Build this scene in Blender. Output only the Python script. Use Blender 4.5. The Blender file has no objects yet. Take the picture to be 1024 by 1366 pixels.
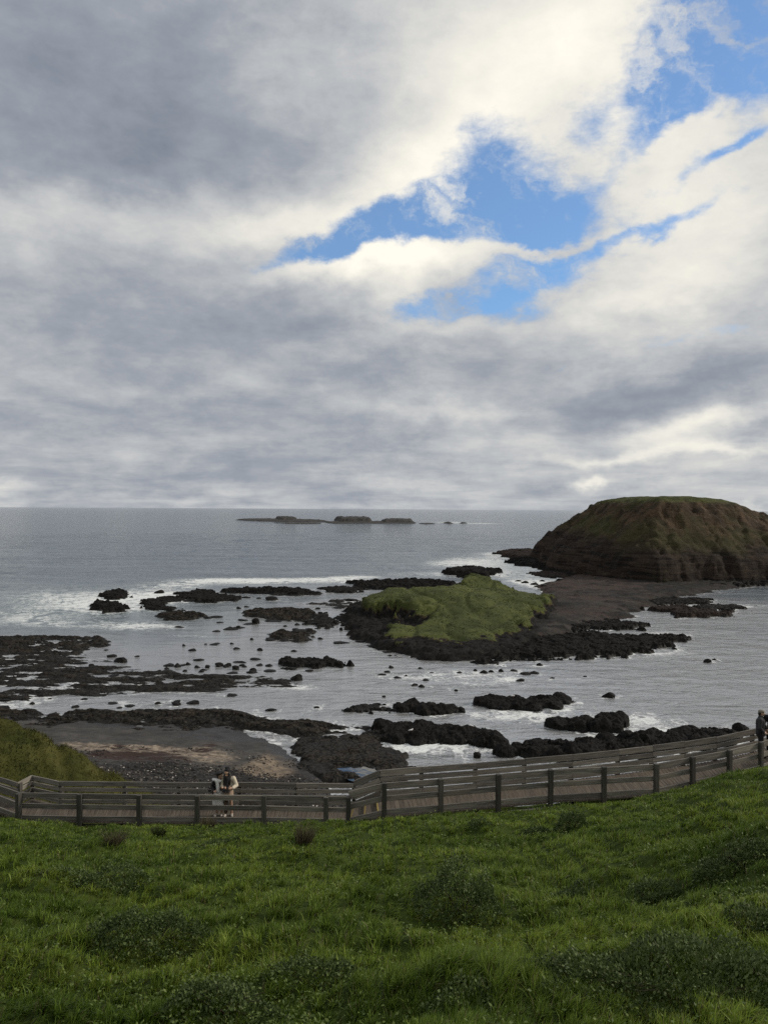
import bpy, math
import numpy as np
from mathutils import Vector, Matrix

rng = np.random.default_rng(11)
SC = bpy.context.scene
COL = SC.collection
H = 28.0                 # height of the eye above the sea, metres
F = 1026.0               # focal length of the photograph in its own pixels
ROLL = math.radians(0.31)
PITCH = math.atan(0.0041)
SKIP = ''

# ------------------------------------------------------------------ surveying
def ray(px, py):
    xn = (np.asarray(px, float) - 512.0) / F
    yn = (683.0 - np.asarray(py, float)) / F
    u = xn * math.cos(ROLL) - yn * math.sin(ROLL)
    v = xn * math.sin(ROLL) + yn * math.cos(ROLL)
    return u, math.cos(PITCH) + v * math.sin(PITCH), v * math.cos(PITCH) - math.sin(PITCH)

def at(px, py, z=0.0):
    """point of the level z that was surveyed at a photo position"""
    x, y, dz = ray(px, py)
    t = (z - H) / dz
    return x * t, y * t

def at_depth(px, py, Y):
    x, y, dz = ray(px, py)
    t = Y / y
    return x * t, H + dz * t

# ------------------------------------------------------------------ numeric noise
def _hash(ix, iy, seed):
    h = (ix.astype(np.int64) * 374761393 + iy.astype(np.int64) * 668265263 + seed * 1274126177) & 0xFFFFFFFF
    h = ((h ^ (h >> 13)) * 1274126177) & 0xFFFFFFFF
    h = ((h ^ (h >> 16)) * 2246822519) & 0xFFFFFFFF
    return (h ^ (h >> 15)) & 0xFFFFFFFF

def perlin(x, y, seed=0):
    x = np.asarray(x, float); y = np.asarray(y, float)
    ix = np.floor(x); iy = np.floor(y)
    fx = x - ix; fy = y - iy
    def g(ox, oy):
        a = _hash(ix + ox, iy + oy, seed) * (2 * math.pi / 4294967296.0)
        return np.cos(a) * (fx - ox) + np.sin(a) * (fy - oy)
    u = fx * fx * fx * (fx * (fx * 6 - 15) + 10)
    v = fy * fy * fy * (fy * (fy * 6 - 15) + 10)
    a = g(0, 0) * (1 - u) + g(1, 0) * u
    b = g(0, 1) * (1 - u) + g(1, 1) * u
    return (a * (1 - v) + b * v) * 1.5

def fbm(x, y, octv=5, gain=0.5, seed=0):
    s = 0; a = 1.0; f = 1.0
    for k in range(octv):
        s = s + a * perlin(x * f + 17.3 * k, y * f - 9.1 * k, seed + k)
        a *= gain; f *= 2.03
    return s

def ridged(x, y, octv=5, gain=0.5, seed=0):
    s = 0; a = 1.0; f = 1.0; n = 0
    for k in range(octv):
        s = s + a * (1 - np.abs(perlin(x * f + 5.7 * k, y * f + 3.3 * k, seed + k)) * 1.6)
        n += a; a *= gain; f *= 2.1
    return s / n

def worley(x, y, seed=0):
    ix = np.floor(x); iy = np.floor(y)
    f1 = np.full(x.shape, 9.0); f2 = np.full(x.shape, 9.0); idv = np.zeros(x.shape)
    for ox in (-1, 0, 1):
        for oy in (-1, 0, 1):
            h1 = _hash(ix + ox, iy + oy, seed) / 4294967296.0
            h2 = _hash(ix + ox, iy + oy, seed + 77) / 4294967296.0
            d = np.hypot(ix + ox + h1 - x, iy + oy + h2 - y)
            near = d < f1
            f2 = np.where(near, f1, np.minimum(f2, d))
            idv = np.where(near, _hash(ix + ox, iy + oy, seed + 5) / 4294967296.0, idv)
            f1 = np.where(near, d, f1)
    return f1, f2, idv

def ss(t):
    t = np.clip(t, 0, 1)
    return t * t * (3 - 2 * t)

def poly_sd(X, Y, poly):
    """signed distance to a polygon, positive inside"""
    P = np.asarray(poly, float)
    d2 = np.full(X.shape, 1e18); inside = np.zeros(X.shape, bool)
    n = len(P)
    for i in range(n):
        ax, ay = P[i]; bx, by = P[(i + 1) % n]
        ex, ey = bx - ax, by - ay
        wx, wy = X - ax, Y - ay
        t = np.clip((wx * ex + wy * ey) / (ex * ex + ey * ey + 1e-12), 0, 1)
        d2 = np.minimum(d2, (wx - ex * t) ** 2 + (wy - ey * t) ** 2)
        c = (ay > Y) != (by > Y)
        xi = (bx - ax) * (Y - ay) / ((by - ay) if by != ay else 1e-12) + ax
        inside ^= c & (X < xi)
    return np.where(inside, 1, -1) * np.sqrt(d2)

# ------------------------------------------------------------------ mesh making
def make_mesh(name, verts, faces, mat=None, attrs=None, smooth=True):
    """verts (n,3), faces (m,k) int array, attrs {name: (n,) or (n,3)}"""
    verts = np.ascontiguousarray(verts, np.float32)
    faces = np.ascontiguousarray(faces, np.int32)
    me = bpy.data.meshes.new(name)
    me.vertices.add(len(verts))
    me.vertices.foreach_set('co', verts.ravel())
    k = faces.shape[1]
    me.loops.add(faces.size)
    me.loops.foreach_set('vertex_index', faces.ravel())
    me.polygons.add(len(faces))
    me.polygons.foreach_set('loop_start', np.arange(0, faces.size, k, dtype=np.int32))
    try:
        me.polygons.foreach_set('loop_total', np.full(len(faces), k, np.int32))
    except Exception:
        pass
    for an, av in (attrs or {}).items():
        av = np.asarray(av, np.float32)
        if av.ndim == 1:
            a = me.attributes.new(an, 'FLOAT', 'POINT'); a.data.foreach_set('value', np.ascontiguousarray(av))
        else:
            a = me.attributes.new(an, 'FLOAT_VECTOR', 'POINT'); a.data.foreach_set('vector', np.ascontiguousarray(av).ravel())
    me.update(calc_edges=True)
    me.validate()
    me.polygons.foreach_set('use_smooth', np.full(len(me.polygons), bool(smooth)))
    if mat is not None:
        me.materials.append(mat)
    return me

def link(name, me, parent=None):
    o = bpy.data.objects.new(name, me)
    COL.objects.link(o)
    if parent is not None:
        o.parent = parent
    return o

def tag(o, label=None, cat=None, group=None, kind=None):
    if label: o['label'] = label
    if cat: o['category'] = cat
    if group: o['group'] = group
    if kind: o['kind'] = kind
    return o

def empty(name, loc, label, cat, group=None):
    o = bpy.data.objects.new(name, None)
    o.empty_display_size = 0.2
    COL.objects.link(o)
    o.location = loc
    return tag(o, label, cat, group)

def grid_faces(ny, nx, keep=None):
    i = np.arange(ny - 1)[:, None] * nx + np.arange(nx - 1)[None, :]
    q = np.stack([i, i + 1, i + nx + 1, i + nx], -1).reshape(-1, 4)
    if keep is not None:
        q = q[keep.ravel()[q].any(1)]
    return q

def compact(verts, faces, attrs):
    used = np.unique(faces)
    remap = np.full(len(verts), -1, np.int64); remap[used] = np.arange(len(used))
    return verts[used], remap[faces], {k: v[used] for k, v in attrs.items()}

class Boxes:
    """collects oriented boxes into one mesh; 'grain' runs along each box"""
    def __init__(s): s.v = []; s.f = []; s.g = []; s.c = []; s.n = 0
    def beam(s, p, q, up, w, h):
        """box from p to q; w along the sideways axis, h along up (both centred)"""
        p = Vector(p); q = Vector(q); d = (q - p); L = d.length; d.normalize()
        side = d.cross(Vector(up)).normalized(); u2 = side.cross(d).normalized()
        off = rng.uniform(0, 60, 3); shade = rng.uniform(0, 1)
        i0 = s.n
        for e, pt in ((0, p), (L, q)):
            for a, b in ((-1, -1), (1, -1), (1, 1), (-1, 1)):
                s.v.append(pt + side * (a * w / 2) + u2 * (b * h / 2))
                s.g.append((e + off[0], a * w / 2 + off[1], b * h / 2 + off[2])); s.c.append(shade)
        for f in ((0, 3, 2, 1), (4, 5, 6, 7), (0, 1, 5, 4), (1, 2, 6, 5), (2, 3, 7, 6), (3, 0, 4, 7)):
            s.f.append([i0 + k for k in f])
        s.n += 8
    def mesh(s, name, mat, origin=None):
        v = np.array([tuple(x) for x in s.v])
        if origin is not None: v = v - np.array(origin)
        return make_mesh(name, v, np.array(s.f), mat, {'grain': np.array(s.g), 'tone': np.array(s.c)}, smooth=False)
    def build(s, name, mat, parent=None):
        o = parent.matrix_basis.translation if parent is not None else None
        return link(name, s.mesh(name, mat, o), parent)

# ------------------------------------------------------------------ node helper
class NT:
    def __init__(s, tree): s.t = tree; s.n = tree.nodes; s.l = tree.links
    def new(s, typ, **kw):
        n = s.n.new(typ)
        for k, v in kw.items(): setattr(n, k, v)
        return n
    def put(s, sock, val):
        if isinstance(val, bpy.types.NodeSocket): s.l.new(val, sock)
        elif val is not None: sock.default_value = val
    def math(s, op, a, b=None, c=None, clamp=False):
        n = s.new('ShaderNodeMath', operation=op, use_clamp=clamp)
        s.put(n.inputs[0], a)
        if b is not None: s.put(n.inputs[1], b)
        if c is not None: s.put(n.inputs[2], c)
        return n.outputs[0]
    def vmath(s, op, a, b=None, c=None, scale=None):
        n = s.new('ShaderNodeVectorMath', operation=op)
        s.put(n.inputs[0], a)
        if b is not None: s.put(n.inputs[1], b)
        if c is not None: s.put(n.inputs[2], c)
        if scale is not None: s.put(n.inputs['Scale'], scale)
        return n.outputs['Value'] if op in ('LENGTH', 'DOT_PRODUCT', 'DISTANCE') else n.outputs[0]
    def mapr(s, v, a, b, c=0.0, d=1.0, smooth=True):
        n = s.new('ShaderNodeMapRange', interpolation_type='SMOOTHSTEP' if smooth else 'LINEAR')
        s.put(n.inputs['Value'], v); s.put(n.inputs['From Min'], a); s.put(n.inputs['From Max'], b)
        s.put(n.inputs['To Min'], c); s.put(n.inputs['To Max'], d)
        return n.outputs[0]
    def noise(s, vec, scale, detail=4, rough=0.55, dist=0.0, color=False, typ='FBM', lac=2.0):
        n = s.new('ShaderNodeTexNoise', noise_type=typ)
        if vec is not None: s.put(n.inputs['Vector'], vec)
        s.put(n.inputs['Scale'], scale); s.put(n.inputs['Detail'], detail)
        s.put(n.inputs['Roughness'], rough); s.put(n.inputs['Distortion'], dist); s.put(n.inputs['Lacunarity'], lac)
        return n.outputs['Color' if color else 'Fac']
    def voronoi(s, vec, scale, feature='F1', out='Distance', rand=1.0):
        n = s.new('ShaderNodeTexVoronoi', feature=feature)
        s.put(n.inputs['Vector'], vec); s.put(n.inputs['Scale'], scale); s.put(n.inputs['Randomness'], rand)
        return n.outputs[out]
    def mix(s, fac, a, b, blend='MIX'):
        n = s.new('ShaderNodeMix', data_type='RGBA', blend_type=blend)
        s.put(n.inputs[0], fac); s.put(n.inputs[6], a); s.put(n.inputs[7], b)
        return n.outputs[2]
    def ramp(s, fac, stops, interp='LINEAR'):
        n = s.new('ShaderNodeValToRGB'); cr = n.color_ramp; cr.interpolation = interp
        while len(cr.elements) > 1: cr.elements.remove(cr.elements[-1])
        cr.elements[0].position = stops[0][0]; cr.elements[0].color = (*stops[0][1], 1)
        for p, c in stops[1:]:
            e = cr.elements.new(p); e.color = (*c, 1)
        s.put(n.inputs[0], fac)
        return n.outputs[0]
    def attr(s, name, out='Fac'):
        n = s.new('ShaderNodeAttribute'); n.attribute_name = name
        return n.outputs[out]
    def pos(s):
        return s.new('ShaderNodeNewGeometry').outputs['Position']
    def xyz(s, v):
        n = s.new('ShaderNodeSeparateXYZ'); s.put(n.inputs[0], v); return n.outputs
    def comb(s, x, y, z):
        n = s.new('ShaderNodeCombineXYZ'); s.put(n.inputs[0], x); s.put(n.inputs[1], y); s.put(n.inputs[2], z)
        return n.outputs[0]
    def scalev(s, v, sx, sy, sz):
        return s.vmath('MULTIPLY', v, (sx, sy, sz))
    def bump(s, h, strength=1.0, dist=1.0, normal=None):
        n = s.new('ShaderNodeBump'); s.put(n.inputs['Height'], h); s.put(n.inputs['Strength'], strength)
        s.put(n.inputs['Distance'], dist)
        if normal is not None: s.put(n.inputs['Normal'], normal)
        return n.outputs[0]

def rgb(r, g, b): return (r, g, b, 1.0)

def material(name):
    m = bpy.data.materials.new(name); m.use_nodes = True
    nt = NT(m.node_tree)
    p = m.node_tree.nodes['Principled BSDF']
    return m, nt, p
# ------------------------------------------------------------------ camera
cam_d = bpy.data.cameras.new('camera')
cam = bpy.data.objects.new('camera', cam_d); COL.objects.link(cam)
fw = Vector((0, math.cos(PITCH), -math.sin(PITCH))); up = Vector((0, math.sin(PITCH), math.cos(PITCH)))
rt = Vector((math.cos(ROLL), 0, 0)) + up * math.sin(ROLL)
cu = Vector((-math.sin(ROLL), 0, 0)) + up * math.cos(ROLL)
m3 = Matrix((rt, cu, -fw)).transposed()
cam.matrix_world = Matrix.Translation((0, 0, H)) @ m3.to_4x4()
cam_d.sensor_fit = 'VERTICAL'; cam_d.sensor_height = 36.0; cam_d.lens = 36.0 * F / 1366.0
cam_d.clip_start = 0.1; cam_d.clip_end = 120000
SC.camera = cam

# ------------------------------------------------------------------ sky and sun
SUN_AZ = math.radians(80); SUN_EL = math.radians(29)
wd = bpy.data.worlds.new('World'); SC.world = wd; wd.use_nodes = True
w = NT(wd.node_tree)
for n in list(w.n): w.n.remove(n)
out = w.new('ShaderNodeOutputWorld'); bg = w.new('ShaderNodeBackground')
w.l.new(bg.outputs[0], out.inputs[0]); bg.inputs[1].default_value = 0.1
sky = w.new('ShaderNodeTexSky', sky_type='NISHITA'); sky.sun_disc = False
sky.sun_elevation = SUN_EL; sky.sun_rotation = SUN_AZ
sky.air_density = 1.0; sky.dust_density = 0.4; sky.ozone_density = 1.6
d = w.new('ShaderNodeTexCoord').outputs['Generated']
d = w.vmath('NORMALIZE', d)
dx, dy, dz = w.xyz(d)
az = w.math('ARCTAN2', dx, dy); el = w.math('ARCSINE', dz)
AE = w.comb(az, el, 0.0)
# turbulence in the plane of the cloud deck, so that it closes up towards the horizon
zc = w.math('MAXIMUM', dz, 0.0)
pl = w.vmath('DIVIDE', d, w.comb(w.math('ADD', zc, 0.13), w.math('ADD', zc, 0.13), w.math('ADD', zc, 0.13)))
pl = w.scalev(pl, 1.0, 1.0, 0.0)
dd = w.scalev(d, 1.0, 1.0, 1.7)
wn = w.noise(w.scalev(d, 1.0, 1.0, 1.5), 5.0, 4, 0.55, color=True)
wn2 = w.noise(w.scalev(d, 1.0, 1.0, 1.4), 17.0, 6, 0.6, color=True)
warp = w.vmath('ADD', w.vmath('SCALE', w.vmath('SUBTRACT', wn, (0.5, 0.5, 0.5)), scale=0.11),
               w.vmath('SCALE', w.vmath('SUBTRACT', wn2, (0.5, 0.5, 0.5)), scale=0.050))
AEw = w.scalev(w.vmath('ADD', AE, warp), 1, 1, 0)

def blobs(vec, items):
    """sum of soft elliptical masses: (px, py, rx, ry, tilt in degrees, amount)"""
    tot = None
    for (px, py, rx, ry, rot, amp) in items:
        x, y, z = ray(px, py)
        a = math.atan2(x, y); e = math.atan2(z, math.hypot(x, y))
        c, s_ = math.cos(math.radians(rot)), math.sin(math.radians(rot))
        k = 1.0 / F
        # rotate and scale with two dot products
        ux = w.vmath('DOT_PRODUCT', vec, (c / (rx * k), s_ / (rx * k), 0))
        uy = w.vmath('DOT_PRODUCT', vec, (-s_ / (ry * k), c / (ry * k), 0))
        ox = (c * a + s_ * e) / (rx * k); oy = (-s_ * a + c * e) / (ry * k)
        ux = w.math('SUBTRACT', ux, ox); uy = w.math('SUBTRACT', uy, oy)
        q = w.math('MULTIPLY_ADD', ux, ux, w.math('MULTIPLY', uy, uy))
        g = w.math('POWER', 2.71828, w.math('MULTIPLY', q, -1.0))
        tot = w.math('MULTIPLY_ADD', g, amp, tot if tot is not None else 0.0)
    return tot

HOLES = [   # where the deck opens to blue
    (405, 346, 70, 16, 10, -0.75), (500, 318, 80, 24, 14, -0.85), (600, 280, 80, 32, 28, -0.95), (695, 250, 70, 44, 5, -0.95),
    (785, 272, 70, 30, 8, -0.62), (715, 365, 80, 36, 18, -1.0), (600, 412, 75, 15, 12, -0.75), (690, 315, 60, 20, 0, -0.55),
    (960, 50, 75, 62, 0, -1.15), (900, 95, 60, 45, 50, -0.6), (1010, 95, 60, 35, 0, -0.75), (845, 195, 90, 22, 35, -0.62),
    (650, 175, 36, 30, 0, -0.38), (870, 300, 90, 13, 8, -0.68), (930, 455, 70, 7, 3, -0.35), (560, 555, 60, 5, 4, -0.12), (980, 200, 45, 12, 10, -0.55), (920, 240, 60, 10, 20, -0.3), (800, 150, 30, 20, 40, -0.35),
    (620, 330, 60, 12, 8, 0.35), (560, 345, 70, 15, 10, 0.25), (735, 322, 90, 10, 8, 0.75), (650, 240, 30, 14, 30, 0.3), (820, 215, 60, 22, 35, 0.25), (930, 160, 70, 20, 15, 0.35), (985, 85, 40, 16, 50, 0.45), (900, 120, 26, 14, 40, 0.3), (990, 80, 25, 8, 40, 0.35), (840, 235, 60, 25, 30, 0.2),
]
LIGHT = [
    (70, 110, 210, 130, 0, -0.17), (330, 60, 240, 70, 0, -0.05), (300, 200, 230, 50, 4, -0.14), (40, 260, 120, 60, 0, -0.05),
    (700, 110, 170, 120, 20, 0.33), (570, 240, 130, 60, 30, 0.40), (790, 20, 110, 60, 0, 0.25), (360, 310, 130, 22, 6, 0.26), (140, 278, 140, 26, 8, 0.16),
    (560, 345, 120, 26, 8, 0.38), (440, 365, 110, 16, 8, 0.22), (540, 395, 55, 30, 30, 0.22), (120, 385, 200, 45, 0, -0.08), (300, 440, 260, 40, 3, -0.14),
    (600, 440, 120, 14, 4, 0.16), (900, 350, 130, 60, 8, 0.26), (960, 200, 120, 80, 0, 0.22), (870, 150, 80, 60, 0, 0.16), (860, 400, 130, 20, 4, 0.16),
    (470, 500, 170, 22, 2, -0.13), (880, 520, 130, 24, 6, -0.26), (1010, 575, 60, 24, 0, -0.26), (660, 480, 110, 16, 3, -0.06), (200, 560, 260, 30, 0, -0.10),
    (950, 566, 90, 11, 4, 0.28), (620, 545, 110, 10, 2, 0.12), (830, 605, 120, 8, 3, 0.20), (780, 470, 90, 14, 5, 0.12), (980, 605, 70, 7, 3, 0.24),
    (778, 641, 24, 7, 6, 0.24), (795, 638, 10, 6, 0, 0.16), (762, 645, 16, 4, 0, 0.14), (920, 590, 170, 26, 4, 0.20), (700, 640, 300, 14, 2, 0.06), (8, 650, 26, 12, 0, 0.20), (215, 653, 80, 9, 0, 0.07), (100, 656, 120, 9, 0, 0.04), (250, 615, 300, 18, 0, -0.10), (130, 480, 220, 26, 0, -0.08), (360, 600, 200, 16, 2, -0.05), (500, 440, 180, 14, 4, -0.06), (1000, 672, 40, 5, 0, 0.14), (260, 650, 380, 24, 0, -0.10),
]
f1 = w.noise(pl, 1.25, 9, 0.60, 0.25)
f2 = w.noise(w.scalev(d, 1.0, 1.0, 2.2), 6.0, 8, 0.62, 0.3)
f3 = w.noise(dd, 26.0, 6, 0.62, 0.2)
cov = w.math('MULTIPLY_ADD', blobs(AEw, HOLES), 1.22, 1.16)
cov = w.math('MULTIPLY_ADD', w.math('SUBTRACT', f1, 0.5), 0.55, cov)
cov = w.math('MULTIPLY_ADD', w.math('SUBTRACT', f2, 0.5), 0.50, cov)
cov = w.math('MULTIPLY_ADD', w.math('SUBTRACT', f3, 0.5), 0.85, cov)
f4 = w.noise(w.scalev(d, 1.0, 1.0, 1.9), 62.0, 5, 0.65, 0.4)
cov = w.math('MULTIPLY_ADD', w.math('SUBTRACT', f4, 0.5), 0.42, cov)
alpha = w.mapr(cov, 0.18, 0.98)
# thin torn wisps drifting across the openings
rotv = w.comb(w.math('ADD', az, w.math('MULTIPLY', el, -0.9)), w.math('MULTIPLY_ADD', az, 0.9, el), 0.0)
ws = w.noise(w.vmath('ADD', w.scalev(rotv, 5.0, 13.0, 1.0), w.vmath('SCALE', wn2, scale=1.4)), 1.0, 6, 0.58, 0.4)
wisp = w.math('MULTIPLY', w.mapr(ws, 0.44, 0.74), 0.85)
alpha = w.math('MAXIMUM', alpha, wisp)
AEl = w.scalev(w.vmath('ADD', AE, w.vmath('SCALE', warp, scale=0.8)), 1, 1, 0)
lit = w.math('ADD', blobs(AEl, LIGHT), 0.40)
lit = w.math('MULTIPLY_ADD', w.math('SUBTRACT', f1, 0.5), 0.46, lit)
lit = w.math('MULTIPLY_ADD', w.math('SUBTRACT', f2, 0.5), 0.40, lit)
lit = w.math('MULTIPLY_ADD', w.math('SUBTRACT', f3, 0.5), 0.18, lit)
# unseen deck behind the viewer is brightened to light surfaces facing the camera
back = w.mapr(dy, 0.35, -0.5, 0.0, -0.22)
lit = w.math('MULTIPLY_ADD', w.math('SUBTRACT', lit, 0.44), 1.18, 0.44)
lit = w.math('SUBTRACT', lit, back, clamp=True)
cloud = w.ramp(lit, [(0.0, (0.150, 0.172, 0.215)), (0.25, (0.250, 0.270, 0.305)), (0.45, (0.400, 0.410, 0.418)),
                     (0.68, (0.575, 0.565, 0.525)), (1.0, (0.76, 0.725, 0.64))])
cloud = w.vmath('SCALE', cloud, scale=10.0)
blue = w.vmath('MULTIPLY', sky.outputs[0], (0.54, 0.86, 1.12))
blue = w.mix(0.13, blue, rgb(4.9, 5.4, 6.0))
w.put(bg.inputs[0], w.mix(alpha, blue, cloud))
wd.cycles.sampling_method = 'MANUAL'; wd.cycles.sample_map_resolution = 1024

sun_d = bpy.data.lights.new('sun', 'SUN'); sun_d.energy = 2.1; sun_d.angle = math.radians(10); sun_d.color = (1.0, 0.90, 0.76)
sun = bpy.data.objects.new('sun', sun_d); COL.objects.link(sun)
sdir = Vector((math.sin(SUN_AZ) * math.cos(SUN_EL), math.cos(SUN_AZ) * math.cos(SUN_EL), math.sin(SUN_EL)))
sun.rotation_euler = sdir.to_track_quat('Z', 'Y').to_euler(); sun.location = (200, 120, 200)
SC.view_settings.view_transform = 'Standard'; SC.view_settings.look = 'None'
SC.view_settings.exposure = 0.45; SC.view_settings.gamma = 1.0
SC.cycles.use_denoising = False; SC.cycles.sample_clamp_direct = 3.0; SC.cycles.sample_clamp_indirect = 2.0
SC.cycles.max_bounces = 6; SC.cycles.diffuse_bounces = 3; SC.cycles.glossy_bounces = 3
# ------------------------------------------------------------------ materials
def mat_rock(name, dark=(0.004, 0.004, 0.004), light=(0.017, 0.0155, 0.015), brown=(0.020, 0.015, 0.011), scale=1.0, brown_amt=0.35, bump=0.25):
    m, t, p = material(name)
    P = t.pos()
    n1 = t.noise(P, 0.35 * scale, 8, 0.62)
    n2 = t.noise(P, 2.6 * scale, 6, 0.65)
    vo = t.voronoi(t.vmath('ADD', P, t.vmath('SCALE', t.noise(P, 0.8 * scale, 3, color=True), scale=1.2)), 0.9 * scale, 'DISTANCE_TO_EDGE')
    c = t.mix(t.mapr(n2, 0.30, 0.75), rgb(*dark), rgb(*light))
    c = t.mix(t.math('MULTIPLY', t.mapr(n1, 0.48, 0.72), brown_amt), c, rgb(*brown))
    crack = t.mapr(vo, 0.0, 0.07)
    c = t.mix(crack, rgb(dark[0] * .5, dark[1] * .5, dark[2] * .5), c)
    z = t.xyz(P)[2]
    wet = t.mapr(t.math('MULTIPLY_ADD', t.math('SUBTRACT', n1, 0.5), 0.8, z), 0.15, 0.75)
    c = t.mix(wet, t.mix(0.55, c, rgb(0.008, 0.0085, 0.008)), c)
    t.put(p.inputs['Base Color'], c)
    t.put(p.inputs['Roughness'], t.mapr(wet, 0, 1, 0.55, 0.92))
    p.inputs['Specular IOR Level'].default_value = 0.12
    h = t.math('ADD', t.math('MULTIPLY', n2, 0.7), t.math('MULTIPLY', crack, 0.35))
    t.put(p.inputs['Normal'], t.bump(h, 0.9, bump))
    return m

M_ROCK = mat_rock('basalt')
M_ROCK_NEAR = mat_rock('basalt_near', scale=1.6, bump=0.18)
M_SHELF = mat_rock('rock_shelf_surface', dark=(0.005, 0.005, 0.005), light=(0.046, 0.040, 0.034), brown=(0.050, 0.038, 0.027), scale=0.9, brown_amt=0.55)
M_BROWN = mat_rock('brown_basalt', dark=(0.010, 0.008, 0.008), light=(0.040, 0.031, 0.027), brown=(0.045, 0.029, 0.022), brown_amt=0.75)
M_FAR = mat_rock('hazed_far_rock', dark=(0.035, 0.035, 0.036), light=(0.075, 0.072, 0.068), brown=(0.07, 0.058, 0.045), scale=0.2)  # distant haze put into the colour as a paler rock

def mat_island():
    m, t, p = material('island_ground')
    P = t.pos(); x, y, z = t.xyz(P)
    nz = t.xyz(t.new('ShaderNodeNewGeometry').outputs['True Normal'])[2]
    n1 = t.noise(P, 0.045, 8, 0.62)
    n2 = t.noise(P, 0.35, 7, 0.65)
    n3 = t.noise(P, 1.6, 5, 0.6)
    # banks of strata: noise squeezed along z
    st = t.noise(t.scalev(P, 0.05, 0.05, 0.55), 1.0, 7, 0.66, 0.9)
    gul = t.noise(t.scalev(P, 0.22, 0.22, 0.03), 1.0, 6, 0.62, 0.4)
    rock = t.mix(t.mapr(st, 0.35, 0.66), rgb(0.008, 0.0065, 0.006), rgb(0.040, 0.029, 0.022))
    rock = t.mix(t.math('MULTIPLY', t.mapr(n2, 0.5, 0.75), 0.5), rock, rgb(0.075, 0.052, 0.036))
    earth = t.mix(t.mapr(gul, 0.36, 0.68), rgb(0.026, 0.019, 0.012), rgb(0.090, 0.060, 0.038))
    earth = t.mix(t.math('MULTIPLY', t.mapr(n1, 0.42, 0.60), 0.75), earth, rgb(0.040, 0.040, 0.016))
    earth = t.mix(t.math('MULTIPLY', t.mapr(n3, 0.58, 0.8), 0.5), earth, rgb(0.014, 0.014, 0.008))
    zz = t.math('MULTIPLY_ADD', t.math('SUBTRACT', n1, 0.5), 26.0, z)
    c = t.mix(t.mapr(zz, 12.0, 19.0), rock, earth)
    gr = t.mix(t.mapr(n2, 0.35, 0.7), rgb(0.030, 0.037, 0.011), rgb(0.072, 0.080, 0.024))
    g = t.math('ADD', t.mapr(t.math('MULTIPLY_ADD', t.math('SUBTRACT', n2, 0.5), 5.0, z), 30.5, 33.0), t.attr('green'))
    g = t.math('MULTIPLY', g, t.mapr(t.math('MULTIPLY_ADD', t.math('SUBTRACT', n3, 0.5), 0.4, nz), 0.30, 0.62), clamp=True)
    c = t.mix(g, c, gr)
    low = t.mapr(z, 0.4, 3.0)
    c = t.mix(low, rgb(0.009, 0.009, 0.009), c)
    t.put(p.inputs['Base Color'], c); p.inputs['Roughness'].default_value = 0.95
    p.inputs['Specular IOR Level'].default_value = 0.15
    h = t.math('ADD', t.math('MULTIPLY', n2, 1.3), t.math('ADD', t.math('MULTIPLY', st, 1.8), t.math('MULTIPLY', n3, 0.4)))
    t.put(p.inputs['Normal'], t.bump(h, 1.0, 1.2))
    return m
M_ISLAND = mat_island()

def mat_islet():
    m, t, p = material('islet_ground')
    P = t.pos(); z = t.xyz(P)[2]
    n1 = t.noise(P, 0.10, 7, 0.62); n2 = t.noise(P, 0.9, 7, 0.65); n3 = t.noise(P, 3.2, 4, 0.6)
    rock = t.mix(t.mapr(n2, 0.3, 0.75), rgb(0.004, 0.004, 0.004), rgb(0.019, 0.017, 0.016))
    earth = t.mix(t.mapr(n2, 0.4, 0.7), rgb(0.030, 0.022, 0.012), rgb(0.080, 0.060, 0.028))
    gr = t.mix(t.mapr(n1, 0.36, 0.64), rgb(0.036, 0.046, 0.013), rgb(0.078, 0.090, 0.027))
    gr = t.mix(t.math('MULTIPLY', t.mapr(n3, 0.5, 0.8), 0.45), gr, rgb(0.026, 0.032, 0.009))
    gr = t.mix(t.math('MULTIPLY', t.mapr(n2, 0.56, 0.75), 0.6), gr, rgb(0.090, 0.076, 0.026))
    g = t.math('MULTIPLY_ADD', t.math('SUBTRACT', n2, 0.5), 0.9, t.attr('green'))
    c = t.mix(t.mapr(g, 0.26, 0.42), rock, earth)
    c = t.mix(t.mapr(g, 0.40, 0.60), c, gr)
    t.put(p.inputs['Base Color'], c); p.inputs['Roughness'].default_value = 0.92
    p.inputs['Specular IOR Level'].default_value = 0.15
    t.put(p.inputs['Normal'], t.bump(t.math('ADD', n2, t.math('MULTIPLY', n3, 0.4)), 1.0, 0.5))
    return m
M_ISLET = mat_islet()

def mat_gravel():
    m, t, p = material('gravel')
    P = t.pos()
    n1 = t.noise(P, 0.07, 7, 0.65); n2 = t.noise(P, 0.8, 6, 0.65); vo = t.voronoi(P, 2.2, out='Color')
    c = t.mix(t.mapr(n1, 0.36, 0.62), rgb(0.016, 0.0145, 0.0135), rgb(0.046, 0.040, 0.035))
    c = t.mix(t.math('MULTIPLY', t.attr('red'), 0.8), c, rgb(0.050, 0.032, 0.026))
    c = t.mix(t.math('MULTIPLY', t.mapr(n2, 0.5, 0.75), 0.7), c, rgb(0.014, 0.013, 0.012))
    c = t.mix(0.35, c, t.mix(1.0, c, vo, 'MULTIPLY'))
    c = t.mix(t.attr('rocky'), c, t.mix(n2, rgb(0.004, 0.004, 0.004), rgb(0.018, 0.016, 0.015)))
    t.put(p.inputs['Base Color'], c); p.inputs['Roughness'].default_value = 0.9
    p.inputs['Specular IOR Level'].default_value = 0.2
    t.put(p.inputs['Normal'], t.bump(n2, 1.0, 0.5))
    return m
M_GRAVEL = mat_gravel()

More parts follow.
